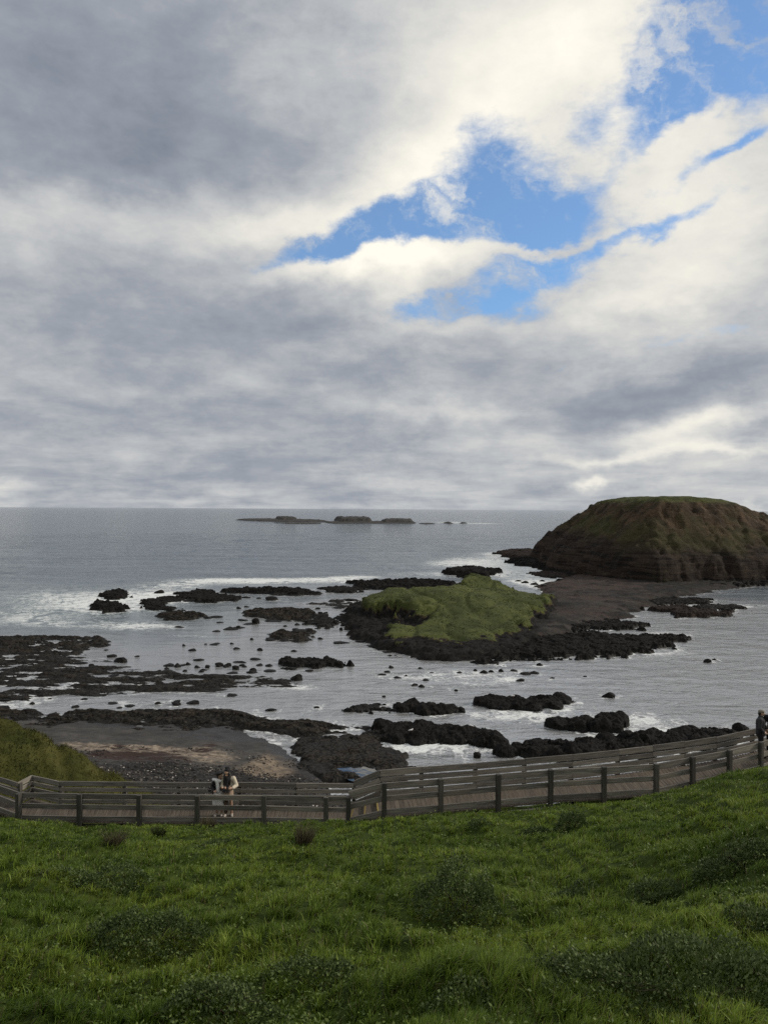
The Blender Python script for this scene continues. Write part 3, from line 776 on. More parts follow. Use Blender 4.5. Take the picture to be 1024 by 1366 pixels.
# ------------------------------------------------------------------ reefs and rock shelves
REEFS = [
 # name, label, category, outline (photo survey, water level), height, edge, lump, res, material
 ('reef', 'black upper rock of the pair ringed by surf at the left', 'reef', [(129, 797), (142, 791), (160, 789), (178, 793), (172, 799), (150, 801)], 2.0, 2.2, 2.2, 0.5, M_ROCK),
 ('reef', 'lower wider black rock of the pair ringed by surf at the left', 'reef', [(117, 809), (128, 804), (146, 807), (160, 808), (173, 812), (165, 817), (140, 818)], 2.2, 2.2, 2.2, 0.5, M_ROCK),
 ('reef', 'two-tiered black reef with long layered ledges behind the curved reef', 'reef', [(246, 793), (268, 789), (300, 794), (322, 800), (300, 804), (262, 804), (243, 800)], 1.6, 2.0, 2.8, 0.5, M_ROCK),
 ('reef', 'curved black reef like a hook at the edge of the left surf', 'reef', [(191, 805), (200, 800), (232, 797), (240, 801), (212, 807), (236, 811), (226, 815), (204, 813)], 1.3, 1.8, 2.2, 0.5, M_ROCK),
 ('reef', 'low flat dark reef just in front of the curved hook-shaped reef', 'reef', [(205, 822), (236, 818), (268, 821), (271, 826), (240, 828), (215, 827)], 1.0, 1.8, 2.0, 0.45, M_SHELF),
 ('reef', 'long thin black reef just behind the breakers left of the islet', 'reef', [(284, 789), (340, 786), (400, 787), (430, 790), (432, 794), (380, 795), (330, 792), (290, 792)], 1.3, 2.4, 2.6, 0.55, M_ROCK),
 ('reef', 'short black reef behind the left tip of the islet with breakers behind', 'reef', [(428, 786), (455, 784), (484, 786), (482, 790), (450, 791), (430, 790)], 1.3, 2.4, 2.6, 0.55, M_ROCK),
 ('reef', 'broad black reef lying directly behind the grassy islet', 'reef', [(458, 778), (500, 776), (560, 774), (612, 778), (600, 786), (540, 787), (500, 788), (470, 784)], 1.5, 2.4, 3.2, 0.7, M_ROCK),
 ('reef', 'flat dark reef in the still bay left of the islet, a boulder before it', 'reef', [(306, 822), (340, 813), (400, 812), (430, 817), (416, 829), (384, 831), (345, 827)], 1.0, 2.4, 2.2, 0.45, M_SHELF),
 ('reef', 'low black reef nearest the left shore of the islet', 'reef', [(342, 852), (366, 843), (418, 841), (428, 850), (404, 858), (368, 858)], 0.9, 2.2, 2.0, 0.4, M_SHELF),
 ('reef', 'thin broken greenish reef off the left tip of the islet', 'reef', [(402, 806), (440, 800), (480, 798), (482, 808), (455, 812), (425, 808)], 0.55, 3.0, 1.8, 0.45, M_SHELF),
 ('reef', 'small ragged reef between the flat bay reef and the islet', 'reef', [(408, 830), (428, 818), (446, 822), (444, 834), (424, 838)], 0.9, 2.0, 1.6, 0.4, M_ROCK),
 ('reef', 'long narrow black bar of rock in the bay with loose boulders at its right end', 'reef', [(370, 886), (392, 882), (440, 881), (456, 884), (455, 889), (410, 891), (378, 890)], 1.3, 1.4, 1.6, 0.3, M_ROCK),
 ('reef', 'large flat dark shelf at the left edge with pale pools behind it', 'reef', [(-90, 872), (-40, 850), (30, 846), (75, 847), (120, 850), (166, 854), (150, 864), (110, 876), (60, 878), (0, 874)], 0.75, 4.0, 2.6, 0.35, M_SHELF),
 ('rock_shelf', 'wide brown-black rock shelf cut by shallow pools across the left of the bay', 'rock shelf', [(-120, 944), (-80, 874), (20, 862), (90, 868), (150, 878), (205, 886), (260, 892), (330, 894), (390, 898), (450, 910), (410, 925), (340, 929), (260, 934), (180, 938), (90, 938), (20, 944)], 0.55, 7.0, 2.2, 0.28, M_SHELF),
 ('rock_shelf', 'dark rock shelf along the top of the grey beach, running into pools on the right', 'rock shelf', [(-120, 985), (-60, 950), (0, 944), (80, 948), (150, 946), (230, 945), (300, 947), (345, 957), (400, 958), (460, 962), (530, 972), (545, 985), (530, 1010), (505, 1032), (470, 1042), (440, 1030), (425, 1008), (405, 995), (330, 985), (220, 980), (120, 976), (60, 985)], 0.72, 3.5, 1.9, 0.22, M_SHELF),
 ('reef', 'black rock ridge with round boulders reaching from the beach shelf into the water', 'reef', [(500, 968), (545, 968), (600, 972), (640, 976), (676, 990), (660, 996), (610, 994), (560, 996), (515, 990)], 1.9, 2.0, 1.8, 0.2, M_ROCK_NEAR),
 ('reef', 'low black rock mound in the near bay with a flat reef at its left', 'reef', [(522, 946), (545, 941), (590, 943), (618, 947), (616, 953), (585, 954), (540, 951)], 1.7, 1.6, 1.7, 0.2, M_ROCK_NEAR),
 ('reef', 'flat thin reef left of the low rock mound in the near bay', 'reef', [(443, 947), (470, 943), (520, 943), (524, 948), (490, 951), (455, 950)], 0.6, 1.6, 1.3, 0.2, M_ROCK),
 ('reef', 'long black rock bank in the near bay ending in a round boulder on the right', 'reef', [(622, 938), (650, 935), (700, 935), (745, 933), (770, 937), (755, 943), (712, 949), (668, 946)], 1.6, 1.6, 1.7, 0.2, M_ROCK_NEAR),
 ('reef', 'brown flat-topped reef jutting into the bay from the gravel neck', 'reef', [(868, 814), (905, 812), (935, 815), (966, 817), (965, 822), (930, 824), (890, 821)], 2.0, 2.5, 3.6, 0.4, M_BROWN),
 ('reef', 'thin black reef at the water edge behind the brown flat-topped reef', 'reef', [(815, 803), (860, 800), (905, 799), (945, 801), (940, 806), (890, 807), (840, 807)], 1.3, 2.5, 2.4, 0.45, M_ROCK),
 ('reef', 'small outlying black reef furthest out in the right bay', 'reef', [(928, 810), (950, 807), (980, 808), (994, 812), (970, 814), (940, 814)], 1.0, 1.8, 1.8, 0.4, M_ROCK),
 ('reef', 'black rock tongue lying between the two arms right of the islet', 'reef', [(745, 836), (790, 828), (835, 832), (858, 835), (850, 840), (800, 840), (760, 846)], 1.6, 2.6, 2.2, 0.4, M_ROCK),
 ('reef', 'wide jagged black reef spreading right from the foot of the islet', 'reef', [(640, 884), (690, 866), (720, 852), (770, 846), (840, 850), (890, 850), (924, 854), (900, 860), (870, 868), (830, 876), (780, 879), (730, 877), (690, 882)], 1.7, 3.0, 2.2, 0.4, M_ROCK),
 ('reef', 'dark flat ledge at the foot of the big island on the right', 'reef', [(925, 778), (960, 774), (1010, 775), (1060, 773), (1040, 779), (980, 783), (935, 783)], 2.6, 3.0, 4.0, 0.6, M_ROCK),
 ('reef', 'low rock ledge running out to sea from the left foot of the big island', 'reef', [(664, 738), (690, 735), (716, 735), (730, 742), (716, 750), (690, 747), (676, 742)], 3.0, 3.0, 5.0, 0.8, M_BROWN),
 ('reef', 'black rock spur at the left foot of the big island with surf around it', 'reef', [(676, 751), (700, 748), (735, 752), (760, 762), (740, 764), (705, 757)], 3.4, 3.5, 4.0, 0.7, M_ROCK),
 ('reef', 'dark slab in the surf channel between islet and big island', 'reef', [(702, 766), (730, 762), (765, 766), (760, 772), (725, 770)], 1.3, 3.0, 2.6, 0.6, M_BROWN),
 ('reef', 'dome-backed dark rock slab with surf around it behind the islet', 'reef', [(603, 764), (625, 760), (655, 763), (668, 768), (650, 771), (615, 770)], 3.6, 5.0, 6.0, 0.6, M_ROCK),
]
NEARHEAP = {16: (70, 0.6, 1.6), 17: (34, 0.6, 1.5), 19: (44, 0.6, 1.6)}
POOLED = {4, 5, 7, 8, 9, 10, 13}
SHELF_BIAS = {14: 0.06, 15: 0.26, 13: 0.12, 8: 0.25, 9: 0.25, 4: 0.3, 10: 0.0, 5: 0.35, 7: 0.3}
if 'coast' not in SKIP:
    for i, (nm, lb, ct, pl_, h_, e_, lu, rs, mt) in enumerate(REEFS):
        if i in NEARHEAP:
            n_, r0, r1 = NEARHEAP[i]
            landform(nm, pl_, 0.17, boulders_on(h_, n_, 70 + i, pl_, r0, r1, h_ * 0.55), mt, label=lb, cat=ct, smooth=False, pad=3)
            continue
        fn = pooled(h_ * 1.15, e_, 400 + 37 * i, sx=6 if nm == 'reef' else 8, bias=SHELF_BIAS.get(i, 0.0)) if (nm == 'rock_shelf' or i in POOLED) else craggy(h_ * 0.75, e_ * 0.75, 400 + 37 * i, 1.25, (1.15 * lu + 0.4) * (0.6 if i < 2 else 1.0), lu)
        landform(nm, pl_, rs * 0.72, fn, mt, label=lb, cat=ct, smooth=False, pad=6)
    NEARBLOCK = [(741, 972), (752, 964), (780, 964), (800, 958), (836, 960), (838, 968), (815, 976), (780, 979)]
    landform('rock_outcrop', NEARBLOCK, 0.16, boulders_on(2.6, 16, 5, NEARBLOCK, 0.9, 2.1, 1.3), M_ROCK_NEAR, smooth=False,
             label='craggy black outcrop standing alone in foaming water above the middle of the right railing', cat='rock')
    CHAIN = [(670, 1006), (690, 994), (725, 990), (760, 992), (800, 990), (850, 985), (900, 978), (950, 977), (990, 976), (985, 986), (930, 998), (860, 1010), (780, 1014), (700, 1014)]
    landform('rock_outcrop', CHAIN, 0.17, boulders_on(2.7, 62, 9, CHAIN, 0.7, 1.9, 1.1), M_ROCK_NEAR, smooth=False,
             label='long heap of black boulders along the shore right behind the right railing', cat='rock')
    RID = [(560, 975), (600, 972), (640, 978), (675, 990), (655, 996), (610, 992), (570, 988)]
    landform('rock_outcrop', RID, 0.17, boulders_on(1.9, 20, 21, RID, 0.6, 1.3, 0.9), M_ROCK_NEAR, smooth=False,
             label='heap of rounded black boulders at the seaward end of the beach shelf ridge', cat='rock')

# ------------------------------------------------------------------ single boulders
def boulder_mesh(name, seed, mat, r=1.0, nu=18, nv=11, k=14):
    r_ = np.random.default_rng(seed)
    th = np.linspace(0, 2 * math.pi, nu, endpoint=False); ph = np.linspace(0, math.pi, nv)
    T, Pp = np.meshgrid(th, ph)
    D = np.stack([np.sin(Pp) * np.cos(T), np.sin(Pp) * np.sin(T), np.cos(Pp)], -1)
    n = r_.normal(size=(k, 3)); n /= np.linalg.norm(n, axis=1)[:, None]
    off = r_.uniform(0.62, 0.98, k)
    dots = np.maximum(D @ n.T, 1e-3)
    rad = np.minimum((off / dots).min(-1), 1.15)
    V = D * rad[..., None]
    V += 0.05 * np.stack([perlin(V[..., 1] * 3 + seed, V[..., 2] * 3, seed), perlin(V[..., 2] * 3, V[..., 0] * 3, seed + 1), perlin(V[..., 0] * 3, V[..., 1] * 3 + seed, seed + 2)], -1)
    V *= np.array([1.0, r_.uniform(0.75, 1.0), r_.uniform(0.55, 0.8)]) * r
    V = V.reshape(-1, 3)
    i = np.arange(nv - 1)[:, None] * nu + np.arange(nu)[None, :]
    j = np.arange(nv - 1)[:, None] * nu + (np.arange(nu)[None, :] + 1) % nu
    q = np.stack([i, i + nu, j + nu, j], -1).reshape(-1, 4)
    return make_mesh(name, V, q, mat, smooth=False)
BM = [boulder_mesh('boulder', 600 + i, M_ROCK_NEAR) for i in range(7)]
def boulder(px, py, wpx, hpx, label, group=None, z=0.0, sink=0.35):
    X, Y = at(px, py, z)
    r = wpx / F * Y / 2 * 1.02
    o = link('boulder', BM[int(rng.integers(len(BM)))])
    hz = max(hpx / F * Y, 0.1) / 0.95
    hz *= rng.uniform(.75, 1.15)
    o.location = (X, Y + r * 0.5, z + hz * 0.05)
    o.scale = (r * rng.uniform(.9, 1.35), r * rng.uniform(.8, 1.2), hz); o.rotation_euler = (rng.uniform(-.15, .15), rng.uniform(-.15, .15), rng.uniform(-.5, .5) + (3.14 if rng.uniform() < .5 else 0))
    k = max(1.0, 0.0); n = 40
    a = np.linspace(0, 6.28, n)
    for q in (0.2, 0.6, 0.95): mark_land(X + r * q * np.cos(a), Y + r * .5 + r * q * np.sin(a), np.ones(n))
    return tag(o, label, 'boulder', group)
if 'coast' not in SKIP:
    boulder(812, 931, 15, 9, 'lone rounded black boulder standing in the bay above the black outcrop')
    boulder(636, 1011, 13, 9, 'solitary dark boulder in the water just above the right railing, left of the shore boulders')
    boulder(944, 884, 10, 5, 'larger of two small dark boulders far right in the open bay')
    boulder(953, 881, 7, 4, 'smaller of two small dark boulders far right in the open bay')
    boulder(920, 975, 17, 10, 'rounded boulder at the right end of the shore heap, next to the railing')
    boulder(970, 979, 14, 6, 'half-sunk boulder showing just over the railing left of the two dark-clad walkers')
    boulder(719, 888, 9, 4, 'small black boulder close in front of the wide jagged reef by the islet')
    boulder(341, 832, 11, 7, 'black boulder standing in front of the flat bay reef left of the islet')
    boulder(212, 792, 15, 6, 'dark boulder washed by surf between the surf rocks and the two-tiered reef')
    boulder(337, 896, 9, 6, 'dark boulder beside the left end of the long narrow bar of rock')
    boulder(466, 889, 13, 9, 'square black boulder off the right end of the long narrow bar of rock')
    boulder(397, 908, 15, 8, 'broad black boulder between the narrow rock bar and the wide shelf')
    boulder(160, 884, 22, 8, 'black boulder pile top standing on the seaward side of the wide left shelf')
    G1 = 'small boulders scattered in the shallows below the islet'
    for (px, py, wq, hq) in [(521, 891, 8, 4), (509, 901, 11, 3), (517, 897, 9, 3), (529, 905, 10, 3), (541, 902, 4, 3), (560, 892, 7, 3), (568, 908, 8, 3), (553, 915, 9, 4), (563, 917, 7, 5), (512, 930, 6, 3),
                             (575, 898, 7, 2), (613, 898, 9, 3), (634, 895, 6, 4), (644, 898, 9, 4), (655, 897, 7, 3), (669, 896, 8, 4), (687, 896, 11, 3), (700, 900, 12, 4), (713, 899, 12, 4), (694, 909, 11, 4), (608, 922, 5, 2), (780, 903, 5, 3), (737, 905, 6, 2)]:
        boulder(px, py, wq, hq, 'small dark boulder breaking the calm water between the islet and the near rock mounds', G1)
    G2 = 'boulders lined up behind the wide left shelf'
    for (px, py, wq, hq) in [(236, 890, 12, 6), (250, 887, 8, 4), (262, 891, 8, 4), (276, 891, 9, 4), (292, 889, 12, 5), (304, 889, 10, 4), (314, 893, 12, 5), (246, 896, 8, 4), (222, 893, 8, 4), (326, 890, 7, 3), (212, 896, 7, 3), (268, 897, 7, 3), (345, 888, 8, 4), (358, 889, 9, 4)]:
        boulder(px, py, wq, hq, 'dark rounded boulder in the row along the water behind the wide left shelf', G2)
    G3 = 'boulders along the surf in the channel behind the islet'
    for (px, py, wq, hq) in [(700, 778, 9, 4), (712, 780, 10, 4), (722, 776, 8, 3), (738, 772, 9, 3), (748, 776, 12, 4), (690, 776, 8, 3), (725, 784, 9, 4), (730, 768, 7, 2)]:
        boulder(px, py, wq, hq, 'dark boulder awash in the white channel between the islet and the big island', G3)
    G4 = 'boulders in the still water off the left side of the islet'
    for (px, py, wq, hq) in [(424, 836, 6, 4), (436, 839, 8, 5), (447, 833, 8, 6), (396, 834, 8, 4), (380, 836, 6, 3), (455, 841, 6, 4), (330, 798, 9, 3), (362, 801, 19, 4), (345, 799, 7, 2), (407, 856, 6, 3), (428, 853, 7, 3), (318, 838, 7, 3)]:
        boulder(px, py, wq, hq, 'small dark rock poking out of the still water off the left side of the islet', G4)

    r_ = np.random.default_rng(4242)
    G5 = 'flat broken rocks scattered between the reefs left of the islet'
    for _ in range(46):
        px, py = r_.uniform(235, 500), r_.uniform(786, 862)
        boulder(px, py, r_.uniform(5, 22), r_.uniform(1.6, 3.2), 'flat dark rock lying just out of the water among the reefs left of the islet', G5)
    G6 = 'loose rocks along the broken edges of the left shelves'
    for _ in range(60):
        px = r_.uniform(0, 430); py = r_.choice([884, 893, 868, 936, 942]) + r_.normal(0, 5)
        boulder(px, py, r_.uniform(5, 17), r_.uniform(1.8, 4.0), 'loose dark rock lying on or beside the wet rock shelves at the left', G6)
# ------------------------------------------------------------------ far reefs on the horizon
def far_reef(poly, hh, label, seed, name='far_islet'):
    P = [at(*q) for q in poly]
    def f(X, Y, s):
        s = s + 6 * fbm(X / 40, Y / 40, 3, 0.5, seed)
        z = np.where(s < 0, -1, hh * ss(s / 9) * (0.85 + 0.2 * fbm(X / 18, Y / 60, 4, 0.6, seed + 5)))
        return z
    xs = [p[0] for p in P]
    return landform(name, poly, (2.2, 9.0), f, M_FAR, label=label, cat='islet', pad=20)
if 'coast' not in SKIP:
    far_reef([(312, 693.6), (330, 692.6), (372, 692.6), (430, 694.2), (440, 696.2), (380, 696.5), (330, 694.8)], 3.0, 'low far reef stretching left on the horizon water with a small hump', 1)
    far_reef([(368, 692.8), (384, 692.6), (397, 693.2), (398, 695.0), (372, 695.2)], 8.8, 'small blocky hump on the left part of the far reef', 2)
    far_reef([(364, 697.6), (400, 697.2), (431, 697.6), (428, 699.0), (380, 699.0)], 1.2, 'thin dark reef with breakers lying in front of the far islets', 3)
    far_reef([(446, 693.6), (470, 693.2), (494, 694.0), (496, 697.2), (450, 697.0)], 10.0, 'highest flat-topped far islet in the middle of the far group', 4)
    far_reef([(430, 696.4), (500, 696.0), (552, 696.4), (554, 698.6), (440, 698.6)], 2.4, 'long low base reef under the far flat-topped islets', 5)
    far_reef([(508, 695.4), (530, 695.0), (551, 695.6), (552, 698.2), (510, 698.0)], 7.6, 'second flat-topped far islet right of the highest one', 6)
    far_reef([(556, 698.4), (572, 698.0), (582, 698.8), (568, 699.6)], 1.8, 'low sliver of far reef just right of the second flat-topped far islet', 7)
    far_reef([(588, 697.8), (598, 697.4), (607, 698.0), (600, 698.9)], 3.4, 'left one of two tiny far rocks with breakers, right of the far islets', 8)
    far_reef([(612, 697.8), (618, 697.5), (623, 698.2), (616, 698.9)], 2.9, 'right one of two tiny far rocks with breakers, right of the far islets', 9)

# ------------------------------------------------------------------ beach
BX = np.arange(-75, 40, 0.28); BY = np.arange(46, 112, 0.28)
def beach_z(X, Y):
    shore = np.interp(X, [-80, -50, -30, -20, -14, -9, -5, 0, 6, 14, 40], [110, 104, 100, 97.5, 93, 85, 76, 66, 58, 50, 40])
    t = shore - Y + 2.2 * fbm(X / 5, Y / 5, 4, 0.6, 811)
    return np.where(t > 0, 0.085 * t, 0.12 * t) + 0.10 * fbm(X / 5, Y / 5, 4, 0.5, 801)
X, Y = np.meshgrid(BX, BY)
Z = beach_z(X, Y)
def pmask(items, z=1.2):
    m = np.zeros(X.shape)
    for (px, py, rx, ry, a) in items:
        cx, cy = at(px, py, z)
        ax = rx / F * cy; ay = abs(at(px, py - ry, z)[1] - at(px, py + ry, z)[1]) / 2
        m = m + a * np.exp(-(((X - cx) / ax) ** 2 + ((Y - cy) / ay) ** 2))
    return np.clip(m, 0, 1).ravel()
BA = {
 'pebble': pmask([(300, 1035, 170, 20, 1.0), (430, 1015, 50, 30, 0.9), (180, 1022, 80, 16, 0.7), (480, 1040, 80, 24, .9), (250, 1070, 260, 30, 1.0)], 2.0),
 'shell': pmask([(110, 993, 40, 6, 0.6), (190, 1001, 70, 9, 0.8), (255, 1004, 50, 14, 0.75), (150, 1000, 70, 8, 0.4), (300, 1012, 30, 12, .4)]),
 'tan': pmask([(365, 1012, 34, 16, 0.9), (345, 1026, 40, 10, 0.8), (385, 998, 26, 10, 0.5), (310, 1000, 30, 8, 0.3)]),
 'weed': pmask([(160, 996, 70, 5, 0.5), (270, 995, 26, 8, 0.7), (210, 1006, 60, 6, 0.5), (285, 985, 22, 4, 0.5), (170, 1012, 60, 8, 0.6), (230, 1018, 60, 6, 0.4), (120, 1008, 40, 8, .4)]),
}
V = np.stack([X, Y, Z], -1).reshape(-1, 3)
fa = grid_faces(len(BY), len(BX), Z > -0.5)
mark_land(X, Y, Z)
V, fa, BA = compact(V, fa, BA)
tag(link('beach', make_mesh('beach', V, fa, M_BEACH, BA)), 'small dark grey beach with pale shell grit and reddish seaweed below the boardwalk', 'beach', kind='structure')
# loose stones on the beach
ico = np.array([(0, 0, 1), (.894, 0, .447), (.276, .851, .447), (-.724, .526, .447), (-.724, -.526, .447), (.276, -.851, .447), (.724, .526, -.447), (-.276, .851, -.447), (-.894, 0, -.447), (-.276, -.851, -.447), (.724, -.526, -.447), (0, 0, -1)])
icf = np.array([(0, 1, 2), (0, 2, 3), (0, 3, 4), (0, 4, 5), (0, 5, 1), (1, 6, 2), (2, 7, 3), (3, 8, 4), (4, 9, 5), (5, 10, 1), (6, 7, 2), (7, 8, 3), (8, 9, 4), (9, 10, 5), (10, 6, 1), (11, 7, 6), (11, 8, 7), (11, 9, 8), (11, 10, 9), (11, 6, 10)])
def mat_stones():
    m, t, p = material('loose_stones')
    c = t.ramp(t.attr('tone'), [(0, (0.010, 0.010, 0.010)), (0.6, (0.034, 0.031, 0.029)), (0.93, (0.075, 0.067, 0.06)), (0.97, (0.20, 0.18, 0.16)), (1, (0.5, 0.47, 0.44))])
    t.put(p.inputs['Base Color'], c); p.inputs['Roughness'].default_value = 0.75; p.inputs['Specular IOR Level'].default_value = 0.25
    return m
n = 15000
pxs = rng.uniform(-60, 540, n * 2); pys = rng.uniform(985, 1095, n * 2)
wgt = np.clip(ss((pys - 1005) / 30) * 0.8 + 0.6 * fbm(pxs / 60, pys / 18, 3, .5, 77), 0.01, 1) * ss((575 - pxs - (1040 - pys) * 0.8) / 60)
k = rng.uniform(0, 1, n * 2) < wgt
gx, gy = at(pxs[k], pys[k], 2.0)
gz = beach_z(gx, gy); kk = gz > 0.05
gx, gy, gz = gx[kk], gy[kk], gz[kk]
sz = 0.038 * np.exp(rng.normal(0, 0.55, len(gx))) + 0.03
R = rng.normal(size=(len(gx), 3)) * 0.18 + 1
V = ico[None] * (R * sz[:, None] * np.array([1.2, 1, .7]))[:, None, :]
an = rng.uniform(0, 6.28, len(gx)); ca, sa = np.cos(an)[:, None], np.sin(an)[:, None]
V = np.stack([V[..., 0] * ca - V[..., 1] * sa, V[..., 0] * sa + V[..., 1] * ca, V[..., 2]], -1) + np.stack([gx, gy, gz + sz * .3], -1)[:, None, :]
Fc = (icf[None] + 12 * np.arange(len(gx))[:, None, None]).reshape(-1, 3)
tag(link('pebbles', make_mesh('pebbles', V.reshape(-1, 3), Fc, mat_stones(), {'tone': np.repeat(rng.uniform(0, 1, len(gx)), 12)}, smooth=False)),
    'dark loose pebbles and a few pale stones strewn over the beach behind the railing', 'pebbles', kind='stuff')
# tide pool that mirrors the sky, in a low slab of cracked rock
PATCH = [(388, 1000), (402, 988), (412, 985), (440, 980), (490, 984), (535, 996), (548, 1012), (562, 1030), (545, 1048), (470, 1052), (430, 1056), (392, 1030)]
PP = [at(x_, y_, .42) for x_, y_ in [(442, 1018), (455, 1011), (490, 1013), (515, 1022), (528, 1034), (510, 1043), (470, 1042), (448, 1034)]]
def h_patch(X, Y, s):
    s = s + 1.4 * fbm(X / 4, Y / 4, 4, .6, 951)
    j1 = 0.6 * perlin(X / 1.5, Y / 1.5, 953); j2 = 0.6 * perlin(X / 1.5, Y / 1.5, 954)
    f1_, f2_, idv = worley(X / 1.9 + j1, Y / 2.4 + j2, 955)
    px, py = 512 + F * X / Y, 679 + F * (H - .4) / Y
    low = np.exp(-(((px - 470) / 20) ** 2 + ((py - 1026) / 5.5) ** 2)) + 0.8 * np.exp(-(((px - 500) / 15) ** 2 + ((py - 1032) / 5) ** 2))
    z = 0.41 + 0.16 * ss((f2_ - f1_) / 0.42) * (0.35 + 0.7 * idv) - 0.07 * (1 - ss((f2_ - f1_) / 0.12)) + 0.05 * fbm(X / 3.5, Y / 3.5, 4, .55, 957) - 0.32 * low + 0.04 * fbm(X / .5, Y / .5, 2, .5, 959)
    q = poly_sd(X, Y, PP)
    rim = np.exp(-(np.where(q > 0, q / 1.3, q / 0.6)) ** 2)
    z = np.where(q < 0.15, np.maximum(z, 0.45), z) + rim * (0.05 + 0.22 * np.maximum(fbm(X / 1.1, Y / 1.1, 3, .55, 963) + 0.35, 0))
    return np.where(s < 0, -0.5 + 0.0 * s, z * ss(s / 1.5) - 0.5 * (1 - ss(s / 1.5)))
landform('rock_shelf', PATCH, 0.16, h_patch, M_SHELF, label='cracked dark rock slab laced with bright tide pools at the right end of the beach', cat='rock shelf', smooth=False)
me = bpy.data.meshes.new('tide_pool'); me.from_pydata([(x, y, 0.40) for x, y in PP], [], [list(range(len(PP)))]); me.materials.append(M_POOL)
tag(link('tide_pool', me), 'shallow tide pool mirroring blue sky at the right end of the beach', 'pool', kind='structure')

# ------------------------------------------------------------------ the sea
DIST = np.where(LAND, 0.0, 99.0)
for _ in range(14):     # growing distance to land, metres
    D = DIST.copy()
    for oy in (-1, 0, 1):
        for ox in (-1, 0, 1):
            if ox or oy:
                D[1:-1, 1:-1] = np.minimum(D[1:-1, 1:-1], DIST[1 + oy:RNY - 1 + oy, 1 + ox:RNX - 1 + ox] + math.hypot(ox, oy))
    DIST = D
rr = [40.0]
while rr[-1] < 60000:
    r = rr[-1]; rr.append(r + max(0.55, min(r * r / 36000.0, r * 0.06)))
rr = np.array(rr)
aa = np.concatenate([np.radians(np.linspace(-80, -36, 24, endpoint=False)), np.radians(np.linspace(-36, 36, 620, endpoint=False)), np.radians(np.linspace(36, 80, 25))])
R_, A_ = np.meshgrid(rr, aa, indexing='ij')
X = R_ * np.sin(A_); Y = R_ * np.cos(A_)
ix = np.clip(((X - RX0) / RS).astype(int), 0, RNX - 1); iy = np.clip(((Y - RY0) / RS).astype(int), 0, RNY - 1)
inb = (X > RX0) & (X < RX1) & (Y > RY0) & (Y < RY1)
dist = np.where(inb, DIST[iy, ix], 99.0)
PXs = 512 + F * X / np.maximum(Y, 1); PYs = 679 + F * H / np.maximum(Y, 1)
FOAM = [  # photo survey of the white water: x, y, rx, ry, amount
 (60, 800, 110, 20, 0.32), (150, 808, 80, 16, 0.38), (90, 836, 120, 8, 0.28), (190, 838, 50, 6, 0.36), (240, 782, 60, 6, 0.45), (350, 776, 60, 4, 0.60), (440, 774, 45, 4, 0.70), (480, 770, 30, 3, 0.5),
 (215, 795, 40, 8, 0.40), (290, 776, 50, 3, 0.45), (25, 825, 60, 10, 0.30), (560, 766, 70, 5, 0.30), (640, 748, 70, 9, 0.45), (690, 760, 50, 10, 0.60), (715, 775, 40, 7, 0.50), (610, 752, 50, 5, .3), (670, 738, 30, 3, .5),
 (600, 902, 110, 6, 0.26), (650, 912, 60, 6, 0.28), (790, 955, 110, 12, 0.16), (870, 962, 60, 12, 0.26), (920, 976, 60, 7, 0.28), (640, 955, 80, 6, 0.14), (700, 956, 60, 7, 0.18), (850, 983, 60, 7, .22),
 (620, 1000, 90, 8, 0.22), (560, 1000, 60, 7, 0.25), (895, 845, 40, 6, 0.30), (880, 805, 60, 5, 0.25), (1000, 806, 60, 3, 0.25), (900, 870, 50, 5, 0.2), (270, 850, 60, 2, 0.25), (400, 918, 30, 5, 0.35),
 (600, 696.5, 30, 1.2, 0.55), (645, 698, 40, 1.0, 0.55), (420, 699, 20, .8, .5), (318, 694.5, 12, .6, .4),
]
foam = np.zeros(X.shape)
for (px, py, rx, ry, a) in FOAM:
    foam = np.maximum(foam, a * np.exp(-(((PXs - px) / rx) ** 2 + ((PYs - py) / ry) ** 2) ** 1.0) * 1.0) if a < 0 else foam + a * np.exp(-(((PXs - px) / rx) ** 2 + ((PYs - py) / ry) ** 2))
still = np.clip(np.exp(-(((PXs - 330) / 220) ** 2 + ((PYs - 870) / 55) ** 2)) * 1.3, 0, 1)     # sheltered pool behind the reefs
fringe = np.exp(-dist / 2.2) * (0.22 * (1 - still) + 0.05) * (0.6 + 0.8 * (perlin(X / 9, Y / 9, 901) > -0.1))
foam = np.clip(foam * 0.95 + fringe, 0, 1.0)
rough = np.clip(1.0 - 0.55 * still, 0.25, 1) * (0.95 + 2.3 * ss((Y - 220) / 600))
shoal_sheen = np.clip(np.exp(-dist / 7) * 0.6 + ss((PYs - 770) / 60) * ss((PXs - 240 - (860 - PYs) * 1.2) / 220) * 0.85 + 0.6 * ss((PYs - 850) / 40) + np.exp(-(((PXs - 330) / 260) ** 2 + ((PYs - 870) / 70) ** 2)) * 0.5, 0, 1)
teal = np.clip(0.9 * np.exp(-(((PXs - 90) / 190) ** 2 + ((PYs - 812) / 30) ** 2)), 0, 1)
swell = 0.16 * np.sin(Y / 5.2 + 2.2 * fbm(X / 60, Y / 60, 2, .5, 921)) * ss((Y - 150) / 120) + 0.10 * fbm(X / 7, Y / 4, 3, .5, 911) * (1 - still * 0.7)
swell = swell * np.where(R_ < 900, 1, 0) + np.where((foam > 0.5) & (R_ < 900), 0.25 * (foam - 0.5), 0)
Zs = np.where(dist < 3, swell * 0.5, swell) - np.where(R_ > 900, 0.0, 0.0)
V = np.stack([X, Y, Zs], -1).reshape(-1, 3)
fa = grid_faces(len(rr), len(aa))[:, ::-1]
